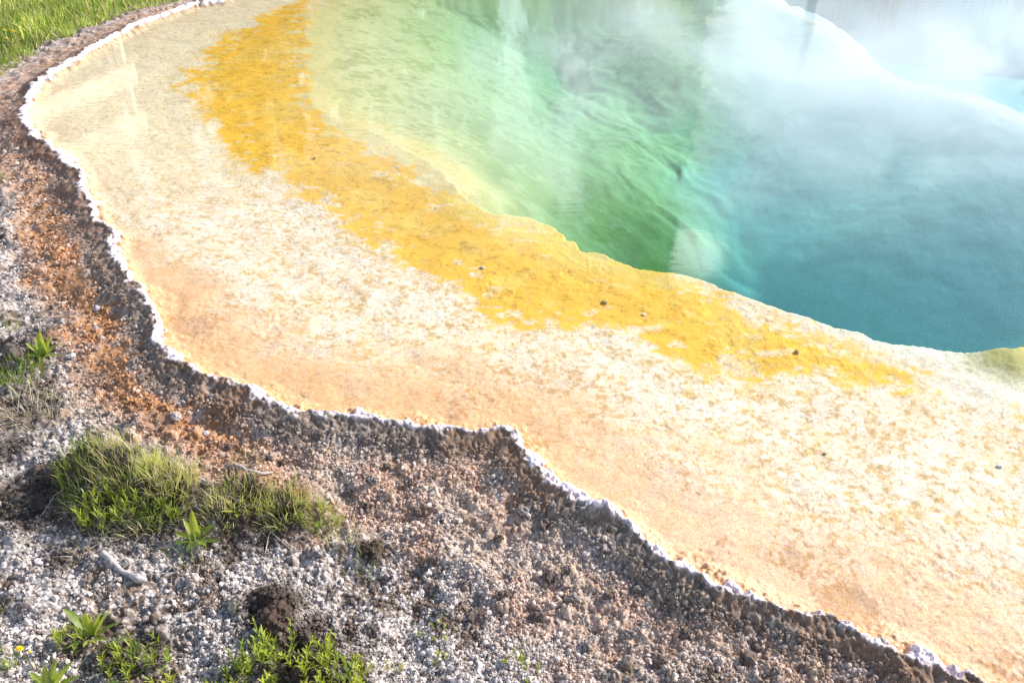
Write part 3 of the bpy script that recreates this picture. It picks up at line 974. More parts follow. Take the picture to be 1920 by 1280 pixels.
def leaf_mesh(length, width, start, bend, heading, col, fold=0.25, segs=7, wave=0.0, tip=0.8):
    """one leaf blade: rises at angle start from the ground, bends over by bend, a keel along its middle"""
    t = np.linspace(0, 1, segs + 1)
    ang = start - bend * t
    st = length / segs
    ho = np.concatenate([[0], np.cumsum(np.cos(ang[1:]) * st)])
    ve = np.concatenate([[0], np.cumsum(np.sin(ang[1:]) * st)])
    w = width * 0.5 * np.clip(np.sin(np.pi * np.clip(t, 0, 1) ** tip), 0, 1) ** 0.75 + width * 0.06 * (1 - t)
    ch, sh = math.cos(heading), math.sin(heading)
    vs_, cs_ = [], []
    for i in range(segs + 1):
        nx, nz = -math.sin(ang[i]), math.cos(ang[i])
        for k, s in enumerate((-1, -0.5, 0, 0.5, 1)):
            lift = fold * w[i] * abs(s) + wave * w[i] * math.sin(i * 1.9 + s * 2) * abs(s)
            a, b = ho[i] + nx * lift, ve[i] + nz * lift
            vs_.append((a * ch - s * w[i] * sh, a * sh + s * w[i] * ch, b))
            br = 1.18 if k == 2 else (0.94 + 0.1 * ((i + k) % 2))
            cs_.append([q * br for q in col])
    q = []
    for i in range(segs):
        for k in range(4):
            q.append((i * 5 + k, i * 5 + k + 1, i * 5 + k + 6, i * 5 + k + 5))
    return mesh_from_arrays('leaf', np.array(vs_), np.array(q), np.array(cs_))


def empty(name, loc, label, cat, group=None):
    o = bpy.data.objects.new(name, None)
    o.empty_display_size = 0.05
    o.location = loc
    COL.objects.link(o)
    return tag(o, label, cat, group)


def rosette(label, px, py, leaves, name='broadleaf_plant', cat='plant', group='leafy plants on the near bank'):
    """leaves: (heading in degrees, length, width, start angle, bend, colour)"""
    p = stand(px, py)
    root = empty(name, p, label, cat, group)
    for hd, ln, wd, sa, be, col in leaves:
        me = leaf_mesh(ln * 1.08, wd * 1.0, R(sa), R(be), R(hd), np.array(col) * (0.85 + 0.3 * rng.random()), wave=0.15)
        o = link('leaf', me, MAT_LEAF, root)
        o.location = (0.006 * math.cos(R(hd)), 0.006 * math.sin(R(hd)), -0.004)
    return root


LG, MG, DG, YG = (0.33, 0.38, 0.075), (0.24, 0.31, 0.05), (0.12, 0.19, 0.04), (0.44, 0.46, 0.075)
rosette('upright broad leaved green plant on pale gravel at the left edge', 82, 668,
        [(95, 0.135, 0.036, 82, 12, YG), (130, 0.10, 0.034, 70, 25, MG), (60, 0.105, 0.034, 68, 25, LG), (20, 0.105, 0.038, 52, 30, LG), (165, 0.105, 0.034, 60, 35, LG),
         (200, 0.08, 0.03, 45, 40, MG), (-30, 0.07, 0.028, 55, 40, LG), (-80, 0.06, 0.026, 50, 60, MG), (110, 0.085, 0.028, 86, 10, LG), (185, 0.09, 0.026, 22, 30, DG), (5, 0.07, 0.022, 15, 20, MG)])
rosette('plant with a few bright upright leaves on the shaded front of the grass mound', 368, 1012,
        [(100, 0.125, 0.032, 80, 10, YG), (140, 0.09, 0.026, 60, 20, LG), (175, 0.085, 0.026, 38, 30, LG), (30, 0.09, 0.030, 50, 40, MG), (-40, 0.07, 0.026, 35, 40, MG),
         (-100, 0.07, 0.024, 30, 40, DG), (210, 0.075, 0.024, 28, 30, DG), (60, 0.06, 0.022, 70, 20, MG), (-10, 0.09, 0.024, 20, 30, DG)])
rosette('tall plant with one big pale leaf bent to the left on white gravel', 172, 1195,
        [(150, 0.145, 0.034, 72, 62, (0.30, 0.38, 0.12)), (110, 0.105, 0.026, 84, 12, YG), (85, 0.09, 0.022, 80, 15, LG), (50, 0.10, 0.02, 70, 20, LG), (30, 0.125, 0.024, 62, 18, MG),
         (15, 0.11, 0.020, 45, 30, MG), (-50, 0.075, 0.026, 50, 30, YG), (170, 0.09, 0.02, 55, 30, LG), (190, 0.08, 0.018, 40, 30, MG), (-90, 0.06, 0.018, 45, 30, LG),
         (230, 0.085, 0.018, 35, 25, DG), (130, 0.085, 0.018, 66, 20, MG), (-20, 0.07, 0.02, 40, 40, MG)])
rosette('small yellow green rosette beside the thin faded grass', 445, 958,
        [(a, 0.05 + 0.02 * random.Random(a).random(), 0.014, 35 + (a * 7) % 30, 25, YG if a % 40 else LG) for a in range(0, 360, 36)])
rosette('broad green leaves cut by the bottom edge near the left corner', 92, 1296,
        [(40, 0.12, 0.030, 55, 25, LG), (70, 0.11, 0.03, 65, 15, MG), (15, 0.11, 0.026, 40, 25, MG), (110, 0.09, 0.028, 70, 20, LG), (150, 0.09, 0.026, 50, 25, MG)])


def shoot_mesh(h, nleaf, ll, lw, col, seed):
    """an upright stem with narrow leaves along it, one mesh"""
    rs = random.Random(seed)
    V, Q, C = [], [], []

    def add(me_pts, quads, cols):
        b = len(V)
        V.extend(me_pts)
        Q.extend([tuple(i + b for i in q) for q in quads])
        C.extend(cols)

    lx_, ly_ = rs.uniform(-0.25, 0.25), rs.uniform(-0.25, 0.25)
    pos = lambda t: (lx_ * h * t * t, ly_ * h * t * t, h * t)
    pts, qs, cs = [], [], []
    for i in range(5):
        x_, y_, z_ = pos(i / 4)
        r_ = 0.0016 * (1.2 - i / 4)
        for k in range(4):
            pts.append((x_ + r_ * math.cos(k * 1.57), y_ + r_ * math.sin(k * 1.57), z_))
            cs.append([c_ * 0.8 for c_ in col])
    for i in range(4):
        for k in range(4):
            qs.append((i * 4 + k, i * 4 + (k + 1) % 4, i * 4 + 4 + (k + 1) % 4, i * 4 + 4 + k))
    add(pts, qs, cs)
    for j in range(nleaf):
        t0 = 0.12 + 0.86 * j / max(1, nleaf - 1)
        bx_, by_, bz_ = pos(t0)
        hd = j * 2.4 + rs.uniform(-0.4, 0.4)
        l_ = ll * rs.uniform(0.7, 1.2) * (1.1 - 0.35 * t0)
        a0 = R(rs.uniform(48, 72) + 16 * t0)
        pts, qs, cs = [], [], []
        ch, sh = math.cos(hd), math.sin(hd)
        br = rs.uniform(0.75, 1.25)
        u = z_ = 0.0
        for i in range(5):
            tt = i / 4
            ww = lw * 0.5 * math.sin(math.pi * min(0.96, 0.12 + tt * 0.86)) ** 0.8
            for sd in (-1, 0, 1):
                lift = 0.3 * ww * abs(sd)
                pts.append((bx_ + u * ch - sd * ww * sh, by_ + u * sh + sd * ww * ch, bz_ + z_ + lift))
                cs.append([c_ * br * (1.1 if sd == 0 else 0.95) for c_ in col])
            an = a0 - R(35) * tt
            u += l_ / 4 * math.cos(an)
            z_ += l_ / 4 * math.sin(an)
        for i in range(4):
            for k in range(2):
                qs.append((i * 3 + k, i * 3 + k + 1, i * 3 + k + 4, i * 3 + k + 3))
        add(pts, qs, cs)
    return mesh_from_arrays('shoot', np.array(V), np.array(Q), np.array(C))


def weed(label, px, py, n, rad, h, cols, nleaf=9, ll=0.032, lw=0.0075, group='leafy plants on the near bank', spread=(1, 1), seed=0):
    p = stand(px, py)
    root = empty('weed_clump', p, label, 'weed', group)
    rs = random.Random(seed + int(px))
    n = int(n * 1.0)
    for i in range(n):
        a, r_ = rs.random() * 6.283, rad * math.sqrt(rs.random())
        q = (r_ * math.cos(a) * spread[0], r_ * math.sin(a) * spread[1])
        lf = rs.uniform(0.7, 1.0)
        me = shoot_mesh(1.3 * h * rs.uniform(0.40, 1.25), nleaf, ll * 1.25 * lf, lw * 0.8 * lf, np.array(rs.choice(cols)) * rs.uniform(0.8, 1.2), seed * 100 + i)
        o = link('shoot', me, MAT_LEAF, root)
        o.location = (q[0], q[1], float(height(p.x + q[0], p.y + q[1])[0]) - p.z - 0.003)
        o.rotation_euler = (R(rs.uniform(-14, 14)), R(rs.uniform(-14, 14)), rs.random() * 6.28)
    return root


weed('bushy bright green weed at the left front of the grass mound', 205, 972, 34, 0.12, 0.065, [LG, MG, YG], 8, 0.040, 0.008, spread=(1.0, 0.6), seed=1)
weed('low leafy green weed at the foot of dry grass amid the mound', 300, 968, 16, 0.09, 0.04, [LG, MG, DG], 7, 0.036, 0.009, spread=(1.2, 0.6), seed=21)
weed('low spiky green weed left of the tall pale leaved plant\'s foot', 128, 1208, 12, 0.055, 0.045, [LG, MG, YG], 7, 0.034, 0.007, seed=2)
weed('spreading lime green weed with thin curling leaves between the tall plant and the bottom edge', 268, 1240, 34, 0.15, 0.06, [LG, MG, DG, YG], 8, 0.036, 0.008, spread=(1.0, 0.8), seed=3)
weed('wide patch of upright lime green shoots along the bottom edge', 530, 1278, 84, 0.24, 0.075, [YG, LG, MG], 10, 0.030, 0.009, spread=(1.1, 0.6), seed=4)
weed('tall forked shoot at the left of the bottom green patch', 498, 1222, 6, 0.03, 0.075, [YG, LG], 9, 0.034, 0.009, seed=5)
weed('tall leafy spire standing above the right of the bottom green patch', 615, 1238, 7, 0.035, 0.085, [YG, LG], 12, 0.026, 0.009, seed=6)
weed('short lime shoots at the right end of the bottom green patch', 665, 1272, 16, 0.08, 0.05, [YG, LG], 9, 0.026, 0.008, seed=7)
weed('creeping small leaved green sprout on white gravel below the grey clods', 812, 1192, 9, 0.07, 0.022, [YG, LG], 5, 0.018, 0.008, spread=(1.4, 0.8), seed=8)
weed('tiny green seedling just below the creeping sprout', 826, 1238, 3, 0.02, 0.032, [YG], 5, 0.018, 0.008, seed=9)
weed('loose green sprouts near the bottom edge, farthest to the right on the bank', 968, 1256, 9, 0.07, 0.03, [YG, LG], 6, 0.02, 0.008, spread=(1.2, 0.9), seed=10)
weed('small grassy seedling beside the dark soil lump', 437, 1142, 3, 0.015, 0.035, [OLIVE, LG], 6, 0.018, 0.005, seed=11)
weed('narrow green sprout at the bottom edge right of the lime patch', 740, 1262, 4, 0.03, 0.045, [OLIVE, LG], 7, 0.02, 0.006, seed=12)
weed('yellowing sprout at the far left edge below the driftwood', 2, 1150, 4, 0.03, 0.04, [YG, LG], 6, 0.02, 0.007, seed=13)
weed('dark green sprouts in the bottom left corner', 6, 1245, 8, 0.06, 0.05, [LG, MG], 7, 0.026, 0.007, seed=14)


# dandelions: stem and flower head
def dandelion(label, px, py, h, lean, head_r, group='yellow flowers', nstem=1):
    p = stand(px, py)
    root = empty('yellow_flower', p, label, 'flower', group)
    V, Q = [], []
    for i in range(7):
        t = i / 6
        for k in range(5):
            V.append((lean[0] * h * t ** 1.5 + 0.0016 * math.cos(k * 1.2566), lean[1] * h * t ** 1.5 + 0.0016 * math.sin(k * 1.2566), h * t))
    for i in range(6):
        for k in range(5):
            Q.append((i * 5 + k, i * 5 + (k + 1) % 5, i * 5 + 5 + (k + 1) % 5, i * 5 + 5 + k))
    link('stem', mesh_from_arrays('stem', np.array(V), np.array(Q), np.tile([0.16, 0.20, 0.06], (len(V), 1))), MAT_GRASS, root)
    V, Q, C = [], [], []
    for ring, (nn, el, rr_) in enumerate(((16, 8, 1.0), (14, 30, 0.85), (10, 58, 0.6))):
        for k in range(nn):
            a = 6.283 * k / nn + ring * 0.2
            ca, sa, ce, se = math.cos(a), math.sin(a), math.cos(R(el)), math.sin(R(el))
            b = len(V)
            for t, w_ in ((0.0, 0.10), (0.55, 0.17), (1.0, 0.10)):
                r_ = head_r * rr_ * t
                for sd in (-1, 1):
                    V.append((r_ * ce * ca - sd * w_ * head_r * sa, r_ * ce * sa + sd * w_ * head_r * ca, r_ * se))
                    C.append((0.80, 0.55 + 0.05 * ring, 0.02))
            Q += [(b, b + 1, b + 3, b + 2), (b + 2, b + 3, b + 5, b + 4)]
    o = link('flower_head', mesh_from_arrays('flower_head', np.array(V), np.array(Q), np.array(C)), MAT_PETAL, root)
    o.location = (lean[0] * h, lean[1] * h, h)
    o.rotation_euler = (R(-15), R(15), 0)
    return root


dandelion('open yellow dandelion on a leaning stalk in the bottom left corner', 66, 1258, 0.115, (-0.2, 0.05), 0.013)
dandelion('second smaller dandelion stalk, right of the open one in the bottom left corner', 74, 1262, 0.11, (-0.05, 0.06), 0.006)
dandelion('yellow flower in the meadow, topmost of the four far left', 50, 62, 0.14, (0.0, 0.0), 0.030)
dandelion('yellow flower in the meadow at the left edge, left of a close pair', 17, 84, 0.15, (0.0, 0.0), 0.028)
dandelion('yellow flower in the meadow at the left edge, right of a close pair', 31, 84, 0.14, (0.05, 0.0), 0.026)
dandelion('yellow flower in the meadow lowest below the close pair', 17, 92, 0.11, (0.0, 0.0), 0.022)


# ------------------------------------------------------------------ sticks, roots, stalks
def tube_mesh(name, pts, rad, sides=9, col=(0.4, 0.36, 0.33), seed=0, knob=0.45):
    rs = np.random.default_rng(seed)
    p = np.array(pts, float)
    m = len(p)
    T_ = np.gradient(p, axis=0)
    T_ /= np.linalg.norm(T_, axis=1)[:, None]
    up = np.array([0.1, 0.2, 1.0])
    V, Q, C = [], [], []
    for i in range(m):
        s_ = np.cross(T_[i], up)
        s_ /= np.linalg.norm(s_)
        u_ = np.cross(s_, T_[i])
        for k in range(sides):
            a = 6.283 * k / sides
            r_ = rad[i] * (1 + knob * (rs.random() - 0.5))
            V.append(p[i] + r_ * (math.cos(a) * s_ + math.sin(a) * u_))
            C.append(np.array(col) * (0.75 + 0.5 * rs.random()))
    for i in range(m - 1):
        for k in range(sides):
            Q.append((i * sides + k, i * sides + (k + 1) % sides, (i + 1) * sides + (k + 1) % sides, (i + 1) * sides + k))
    V.append(p[0] - T_[0] * rad[0] * 0.3)
    V.append(p[-1] + T_[-1] * rad[-1] * 0.3)
    C += [np.array(col) * 0.7] * 2
    a, b = len(V) - 2, len(V) - 1
    for k in range(sides):
        Q.append((a, (k + 1) % sides, k, k))
        Q.append((b, (m - 1) * sides + k, (m - 1) * sides + (k + 1) % sides, (m - 1) * sides + k))
    bm_ = bmesh.new()
    vv = [bm_.verts.new(v) for v in V]
    for q in Q:
        ids = list(dict.fromkeys(q))
        bm_.faces.new([vv[i] for i in ids])
    me_ = bpy.data.meshes.new(name)
    bm_.to_mesh(me_)
    bm_.free()
    at = me_.attributes.new('tint', 'FLOAT_COLOR', 'POINT')
    c4 = np.ones((len(V), 4), np.float32)
    c4[:, :3] = np.array(C)
    at.data.foreach_set('color', c4.ravel())
    me_.polygons.foreach_set('use_smooth', np.full(len(me_.polygons), True))
    return me_


def stick(label, pix, rad, col, name='stick', cat='stick', group=None, lift=0.7, arch=0.0, seed=0):
    pts = [stand(a, b) for a, b in pix]
    pts = [p + Vector((0, 0, r_ * lift + arch * math.sin(math.pi * i / (len(pts) - 1)))) for i, (p, r_) in enumerate(zip(pts, rad))]
    # smooth the run between the traced points
    fine, fr = [], []
    for i in range(len(pts) - 1):
        for k in range(4):
            fine.append(pts[i].lerp(pts[i + 1], k / 4))
            fr.append(lerp(rad[i], rad[i + 1], k / 4))
    fine.append(pts[-1])
    fr.append(rad[-1])
    zf = np.array([p.z for p in fine])
    zs = np.convolve(np.pad(zf, 3, mode='edge'), np.ones(7) / 7, 'valid')
    o0 = fine[0].copy()
    loc = [(p.x - o0.x, p.y - o0.y, z_ - o0.z) for p, z_ in zip(fine, zs)]
    o = link(name, tube_mesh(name, loc, fr, col=col, seed=seed), MAT_WOOD)
    o.location = o0
    return tag(o, label, cat, group)


stick('weathered grey driftwood stick with a swollen right end lying on pale gravel', [(193, 1041), (212, 1056), (228, 1074), (246, 1082), (262, 1090), (276, 1094)],
      [0.012, 0.013, 0.0085, 0.011, 0.017, 0.009], (0.44, 0.40, 0.395), 'driftwood', 'driftwood', seed=1, lift=1.25)
stick('curved pale grey root half buried above the faded grass', [(424, 880), (440, 878), (452, 886), (466, 891), (490, 893), (512, 891)],
      [0.007, 0.0095, 0.0095, 0.009, 0.008, 0.005], (0.40, 0.34, 0.33), 'root', 'root', seed=2, lift=1.8)
G_S = 'dry stalks lying on the near bank'
for i, (lb, pix, arch) in enumerate((
        ('thin pale straw stalk crossing the driftwood stick', [(222, 1072), (245, 1058), (266, 1048)], 0.012),
        ('long pale straw stalk leaning on the left side of the grass clump', [(80, 966), (105, 935), (126, 913)], 0.02),
        ('bundle stalk pointing down to the bottom left from the tall plant', [(186, 1200), (150, 1238), (122, 1262)], 0.008),
        ('second stalk beside the one below the tall plant', [(184, 1206), (158, 1240), (140, 1262)], 0.010),
        ('thin stalk bent over the dark soil right of the bright leaved plant', [(498, 1040), (506, 1008), (522, 990)], 0.03),
        ('fine stalk slanting across dark soil under the bright tuft', [(508, 998), (530, 1018), (550, 1036)], 0.012),
        ('fine stalk lying left below the grass mound', [(26, 1030), (44, 1016), (58, 1006)], 0.006),
        ('pale crooked twig standing out of the front of the mound', [(193, 975), (194, 1000), (199, 1018)], 0.01),
        ('long stalk over the shaded gravel left of the driftwood stick', [(155, 1042), (175, 1028), (196, 1014)], 0.012),
        ('short stalk on white gravel left of the dark soil lump', [(452, 1158), (462, 1155), (474, 1152)], 0.004),
        ('straw stalk on dark slope below the left bend of the rim', [(432, 796), (440, 790), (448, 784)], 0.004))):
    stick(lb, pix, [0.0017, 0.0015, 0.0010], (0.55, 0.47, 0.36), 'dry_stalk', 'stalk', G_S, 1.0, arch, 10 + i)


# ------------------------------------------------------------------ stones and clods
def stone_mesh(name, r, col, seed, sub=3, rough=0.35, flat=0.7, col2=None):
    bm_ = bmesh.new()
    bmesh.ops.create_icosphere(bm_, subdivisions=sub, radius=1.0)
    v = np.array([q.co[:] for q in bm_.verts])
    s1 = fbm(v[:, 0] * 1.6 + seed * 3.1 + v[:, 2] * 0.9, v[:, 1] * 1.6 + v[:, 2] * 1.3, 900 + seed, 3)
    s2 = fbm(v[:, 0] * 5 + seed + v[:, 2] * 3.3, v[:, 1] * 5 - v[:, 2] * 2.7, 950 + seed, 3)
    k = 1 + rough * (s1 - 0.5) * 2.2 + rough * (s2 - 0.5) * 0.9
    rs = np.random.default_rng(seed)
    v = v * k[:, None] * np.array([1.0, 0.65 + 0.35 * rs.random(), flat]) * r
    for q, c_ in zip(bm_.verts, v):
        q.co = c_
    me_ = bpy.data.meshes.new(name)
    bm_.to_mesh(me_)
    bm_.free()
    at = me_.attributes.new('tint', 'FLOAT_COLOR', 'POINT')
    c4 = np.ones((len(v), 4), np.float32)
    cc = np.array(col)[None] * (0.7 + 0.6 * s2)[:, None]
    if col2 is not None:
        cc = mixc(cc, col2, sstep(s2, 0.45, 0.6))
    c4[:, :3] = cc
    at.data.foreach_set('color', c4.ravel())
    me_.polygons.foreach_set('use_smooth', np.full(len(me_.polygons), rough < 0.3))
    return me_


def stone(label, px, py, r, col, seed, name='pebble', cat='pebble', group=None, sink=0.25, on_bed=False, mat=None, **kw):
    o = link(name, stone_mesh(name, r, col, seed, **kw), mat or MAT_STONE)
    if on_bed:
        x_, y_ = unproj(px, py, -0.06)
        zz_, *_ = bed_z(np.array([float(x_)]), np.array([float(y_)]), np.array([-1.0]))
        o.location = (float(x_), float(y_), float(zz_[0]) + r * 0.25)
    else:
        p = stand(px, py)
        o.location = (p.x, p.y, p.z + r * (0.5 - sink))
    o.rotation_euler = (0, 0, seed * 1.7)
    return tag(o, label, cat, group)


BLUE = (0.33, 0.33, 0.38)
G_P = 'grey pebbles on the rusty belt'
stone('angular blue grey pebble, topmost on the rust coloured gravel strip', 181, 580, 0.021, BLUE, 1, group=G_P, rough=0.25, flat=0.95)
stone('smooth blue grey pebble in the middle of the rusty strip, left of the darker one', 180, 617, 0.017, BLUE, 2, group=G_P, rough=0.2)
stone('dark brownish grey pebble, rightmost of the pebbles on the rusty strip', 209, 624, 0.016, (0.15, 0.12, 0.12), 3, group=G_P, rough=0.25)
stone('pale blue grey pebble, lowest of those on the rusty strip', 192, 637, 0.017, (0.42, 0.42, 0.46), 4, group=G_P, rough=0.2)
stone('dark pebble at the edge of the rusty and the pale gravel', 178, 655, 0.011, (0.16, 0.14, 0.16), 5, group=G_P, rough=0.25)
stone('white lump of sinter right of the broad leaved plant', 136, 668, 0.018, (0.66, 0.63, 0.62), 6, 'sinter_lump', 'stone', rough=0.4)
stone('pale knobbly stone on brown gravel above the big grass clump', 330, 783, 0.030, (0.42, 0.36, 0.33), 7, 'stone', 'stone', rough=0.3)
stone('grey white stone below the dark slope left of the curved root', 386, 815, 0.020, (0.50, 0.46, 0.46), 8, 'stone', 'stone', rough=0.35)
stone('flat pinkish flake of sinter by the matted straw', 133, 726, 0.024, (0.55, 0.43, 0.38), 9, 'sinter_lump', 'stone', rough=0.25, flat=0.4)
stone('dark brown crumbly soil lump on white gravel above the bottom green patch', 520, 1160, 0.055, (0.075, 0.048, 0.036), 10, 'soil_lump', 'soil lump', rough=0.6, flat=0.6, sub=4)
G_C = 'crusted clods on the near bank'
for i, (px, py, r) in enumerate(((700, 900, .020), (690, 950, .022), (724, 876, .015), (830, 975, .022), (782, 962, .018), (818, 1046, .024), (836, 1150, .024), (893, 1158, .030),
                                 (945, 1118, .022), (958, 1080, .018), (1008, 1158, .026), (1030, 1085, .022), (1072, 1122, .026), (1062, 1068, .016), (1140, 1120, .020), (1128, 1035, .026),
                                 (532, 868, .018), (505, 862, .016), (640, 885, .018), (655, 925, .022), (770, 905, .015), (985, 960, .026), (1020, 985, .022), (935, 1010, .020), (1090, 1000, .018),
                                 (760, 1090, .016), (870, 1095, .015), (1200, 1100, .018), (1290, 1190, .022), (1400, 1240, .026), (1180, 1190, .018), (915, 1235, .016), (1420, 1215, .016),
                                 (1100, 1210, .02), (1240, 1240, .02), (430, 838, .014), (600, 1040, .02), (660, 1130, .014), (735, 1205, .018))):
    stone('knobbly grey brown clod of crusted gravel on the bank below the rim', px, py, r * 1.05, (0.17, 0.14, 0.128), 40 + i, 'clod', 'clod', G_C, rough=0.75, flat=0.75, sub=3, mat=MAT_GROUND,
          col2=np.array((0.38, 0.34, 0.32)) if i % 3 == 0 else np.array((0.14, 0.09, 0.06)))
stone('brown pebble alone on the upper yellow mat', 590, 297, 0.0154, (0.42, 0.27, 0.08), 21, on_bed=True, rough=0.25, flat=0.5)
stone('pale chip with a shaded edge on the middle of the yellow mat', 905, 501, 0.0154, (0.66, 0.60, 0.45), 22, 'sinter_chip', 'stone', on_bed=True, rough=0.25, flat=0.4)
stone('flat greyish flake on the yellow mat below the green water', 1135, 566, 0.0182, (0.50, 0.36, 0.12), 23, 'sinter_chip', 'stone', on_bed=True, rough=0.25, flat=0.35)
stone('white chip on the yellow mat right of the flat greyish flake', 1207, 590, 0.0126, (0.76, 0.74, 0.66), 24, 'sinter_chip', 'stone', on_bed=True, rough=0.25, flat=0.4)
stone('dark olive pebble near the right end of the yellow band', 1494, 661, 0.0154, (0.42, 0.28, 0.06), 25, on_bed=True, rough=0.25, flat=0.6)
stone('flat peach coloured slab in shallow orange water near the rim bend', 580, 742, 0.045, (0.66, 0.40, 0.20), 26, 'sinter_slab', 'stone', on_bed=True, rough=0.18, flat=0.22)
stone('small dark pebble on the cream shelf below the right part of the yellow band', 1546, 852, 0.008, (0.34, 0.26, 0.14), 27, on_bed=True, rough=0.25)
stone('white chip at the far right on the cream shelf', 1876, 872, 0.014, (0.78, 0.74, 0.66), 28, 'sinter_chip', 'stone', on_bed=True, rough=0.25, flat=0.45)

# ------------------------------------------------------------------ what the still water mirrors: pines beyond the pool, the boardwalk railing
MAT_NEEDLE = tint_material('pine needles', 0.7, 0.2, 8, 0.2, 0.0, 0)
MAT_BARK = tint_material('pine bark', 0.9, 0.1, 12, 0.3, 0.0, 0)


def pine(label, az, dist, h, rad, seed, card=1.0):
    x_, y_ = dist * math.sin(R(az)), dist * math.cos(R(az))
    root = empty('pine_tree', (x_, y_, 0.0), label, 'tree', 'pines beyond the pool')
    rs = np.random.default_rng(seed)
    m = 12
    pts = [(0.05 * math.sin(i), 0.05 * math.cos(i * 1.3), h * i / (m - 1)) for i in range(m)]
    link('trunk', tube_mesh('trunk', pts, [0.16 * card * (1 - 0.93 * i / (m - 1)) * h / 9 for i in range(m)], 8, (0.16, 0.11, 0.08), seed), MAT_BARK, root)
    V, F, C = [], [], []
    nb = int(26 * h / 3)
    for b in range(nb):
        t = 0.10 + 0.88 * (b + rs.random()) / nb
        L_ = rad * (1 - t) ** 0.8 * (0.5 + 0.7 * rs.random()) + 0.12
        a = rs.random() * 6.283
        for k in range(26):
            u = (k + rs.random()) / 26
            r_ = L_ * (0.12 + 0.88 * u)
            c0 = np.array([r_ * math.cos(a), r_ * math.sin(a), h * t - 0.25 * r_ + 0.1 * rs.normal() * (0.4 + u)]) + rs.normal(size=3) * 0.06 * (0.5 + L_)
            e1, e2 = rs.normal(size=3), rs.normal(size=3)
            e1 *= card * (0.22 + 0.16 * rs.random()) / np.linalg.norm(e1)
            e2 *= card * (0.08 + 0.08 * rs.random()) / np.linalg.norm(e2)
            i0 = len(V)
            V += [c0 - e1 - e2, c0 + e1 - e2, c0 + e1 + e2, c0 - e1 + e2]
            F.append((i0, i0 + 1, i0 + 2, i0 + 3))
            g = 0.6 + 0.8 * rs.random()
            C += [(0.045 * g, 0.075 * g, 0.025 * g)] * 4
    link('crown', mesh_from_arrays('crown', np.array(V), np.array(F), np.array(C), smooth=False), MAT_NEEDLE, root)
    return root


pine('broad dark pine mirrored in the green water left of the pale steam', 6.4, 24, 9.4, 1.5, 1)
pine('tall narrow pine mirrored at the line between green and blue water', 10.0, 25, 11.8, 1.0, 2)
pine('slim pine mirrored between the two larger ones', 8.4, 31, 12.5, 1.2, 3)
pine('thin young pine mirrored alone in the pale steamy water', 17.6, 36, 8.0, 0.14, 4, 0.26)
for k, (az, dist, h, rad, where) in enumerate(((-43, 26, 11.0, 2.6, 'leftmost of the row behind the railing'), (-38.5, 29, 12.0, 2.7, 'second of the row behind the railing'), (-34, 26, 11.0, 2.6, 'third of the row behind the railing'),
                                               (-29.5, 30, 12.4, 2.8, 'behind the railing post nearest the pool'), (-25.5, 26, 10.2, 2.4, 'right of the railing end'), (-21.5, 31, 11.0, 2.5, 'beyond the tan end of the shelf'),
                                               (-17.5, 28, 9.6, 2.3, 'beyond the far end of the yellow mat'), (-14, 32, 9.6, 1.9, 'beyond the upper ochre slope'), (-10, 29, 8.0, 1.7, 'left of the middle of the far bank'),
                                               (-6, 34, 11.2, 2.0, 'mirrored above the olive ridges'), (-2.2, 30, 8.6, 1.6, 'left of the bright gap in the mirrored trees'), (2.2, 27, 6.9, 1.2, 'between the two bright gaps in the mirrored trees'), (-27.5, 38, 13.0, 2.6, 'far behind the railing end'), (-16, 40, 13.0, 2.6, 'far beyond the head of the yellow mat'),
                                               (-12, 38, 11.5, 2.6, 'far beyond the upper ochre slope'), (-8, 39, 11.5, 2.6, 'far back left of the middle of the far bank'), (-4, 40, 12.0, 2.6, 'far back above the olive ridges'))):
    pine('pine ' + where, az, dist, h, rad, 20 + k)

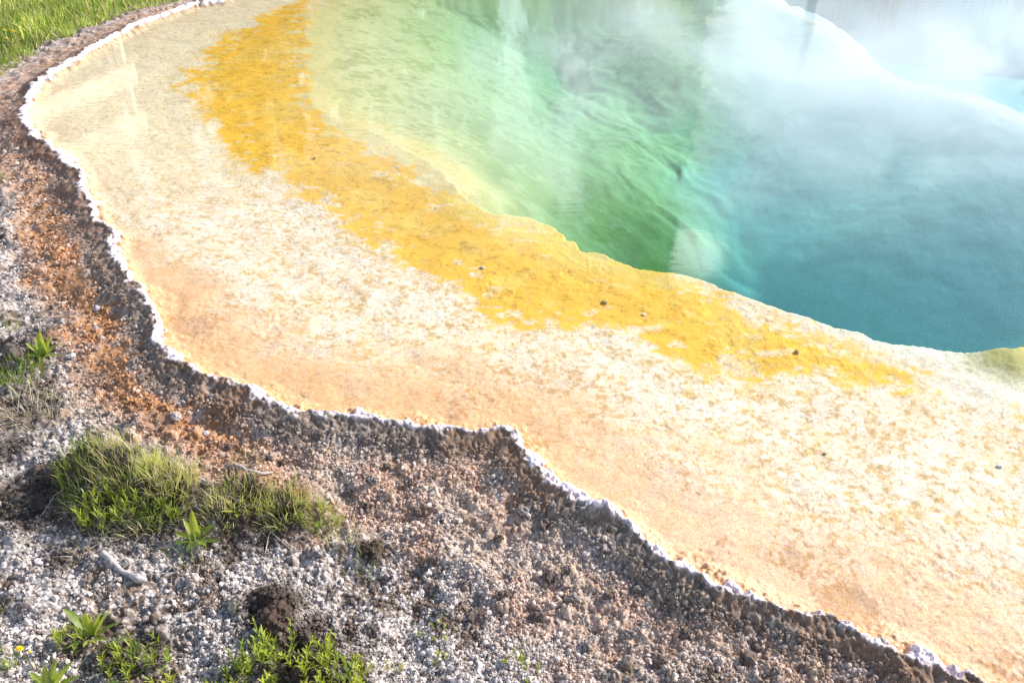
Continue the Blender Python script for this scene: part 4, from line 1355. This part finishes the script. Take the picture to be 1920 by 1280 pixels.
W_C = (0.78, 0.68, 0.54)
MAT_PLANK = tint_material('weathered planks', 0.8, 0.2, 20, 0.25, 0.0, 0)


def mirrored(px, py, dist):
    """the point, at a distance from the camera's foot, whose mirror image in the pool lies at a pixel"""
    dx, dy, dz = ray(px, py)
    k = dist / math.hypot(dx, dy)
    return Vector((float(dx * k), float(dy * k), float(-dz * k) - CAM_H))


def beam(name, a, b, w_, h_, parent, base):
    d_ = (b - a)
    ln = d_.length
    bm_ = bmesh.new()
    bmesh.ops.create_cube(bm_, size=1.0)
    for v in bm_.verts:
        v.co = Vector((v.co.x * ln, v.co.y * w_, v.co.z * h_))
    bmesh.ops.bevel(bm_, geom=list(bm_.edges), offset=0.006, segments=1, affect='EDGES')
    me_ = bpy.data.meshes.new(name)
    bm_.to_mesh(me_)
    bm_.free()
    at = me_.attributes.new('tint', 'FLOAT_COLOR', 'POINT')
    at.data.foreach_set('color', np.tile(np.array([*W_C, 1.0], np.float32), len(me_.vertices)))
    o = link(name, me_, MAT_PLANK, parent)
    o.location = (a + b) / 2 - base
    o.rotation_euler = d_.to_track_quat('X', 'Z').to_euler()
    return o


RD = 15.5
rail_a = mirrored(238, 160, RD)
TOP = mirrored(248, 240, RD).z
base = Vector((rail_a.x, rail_a.y, 0.1))
railing = empty('boardwalk_railing', base, 'wooden boardwalk railing beyond the meadow, its posts and rails mirrored in the shallow water', 'railing')
run = Vector((-0.75, -2.0, 0.0))
run.normalize()
for k in range(3):
    q = Vector((rail_a.x, rail_a.y, 0)) + run * (2.4 * k)
    beam('post', Vector((q.x, q.y, 0.0)), Vector((q.x, q.y, TOP)), 0.12, 0.12, railing, base)
q0, q1 = Vector((rail_a.x, rail_a.y, 0)) - run * 0.15, Vector((rail_a.x, rail_a.y, 0)) + run * 6.0
for z_, w_, h_ in ((TOP - 0.10, 0.05, 0.32), (TOP - 0.85, 0.05, 0.32)):
    off = Vector((0, 0, z_)) + (Vector((-run.y, run.x, 0)) * 0.088)
    beam('rail', q0 + off, q1 + off, w_, h_, railing, base)
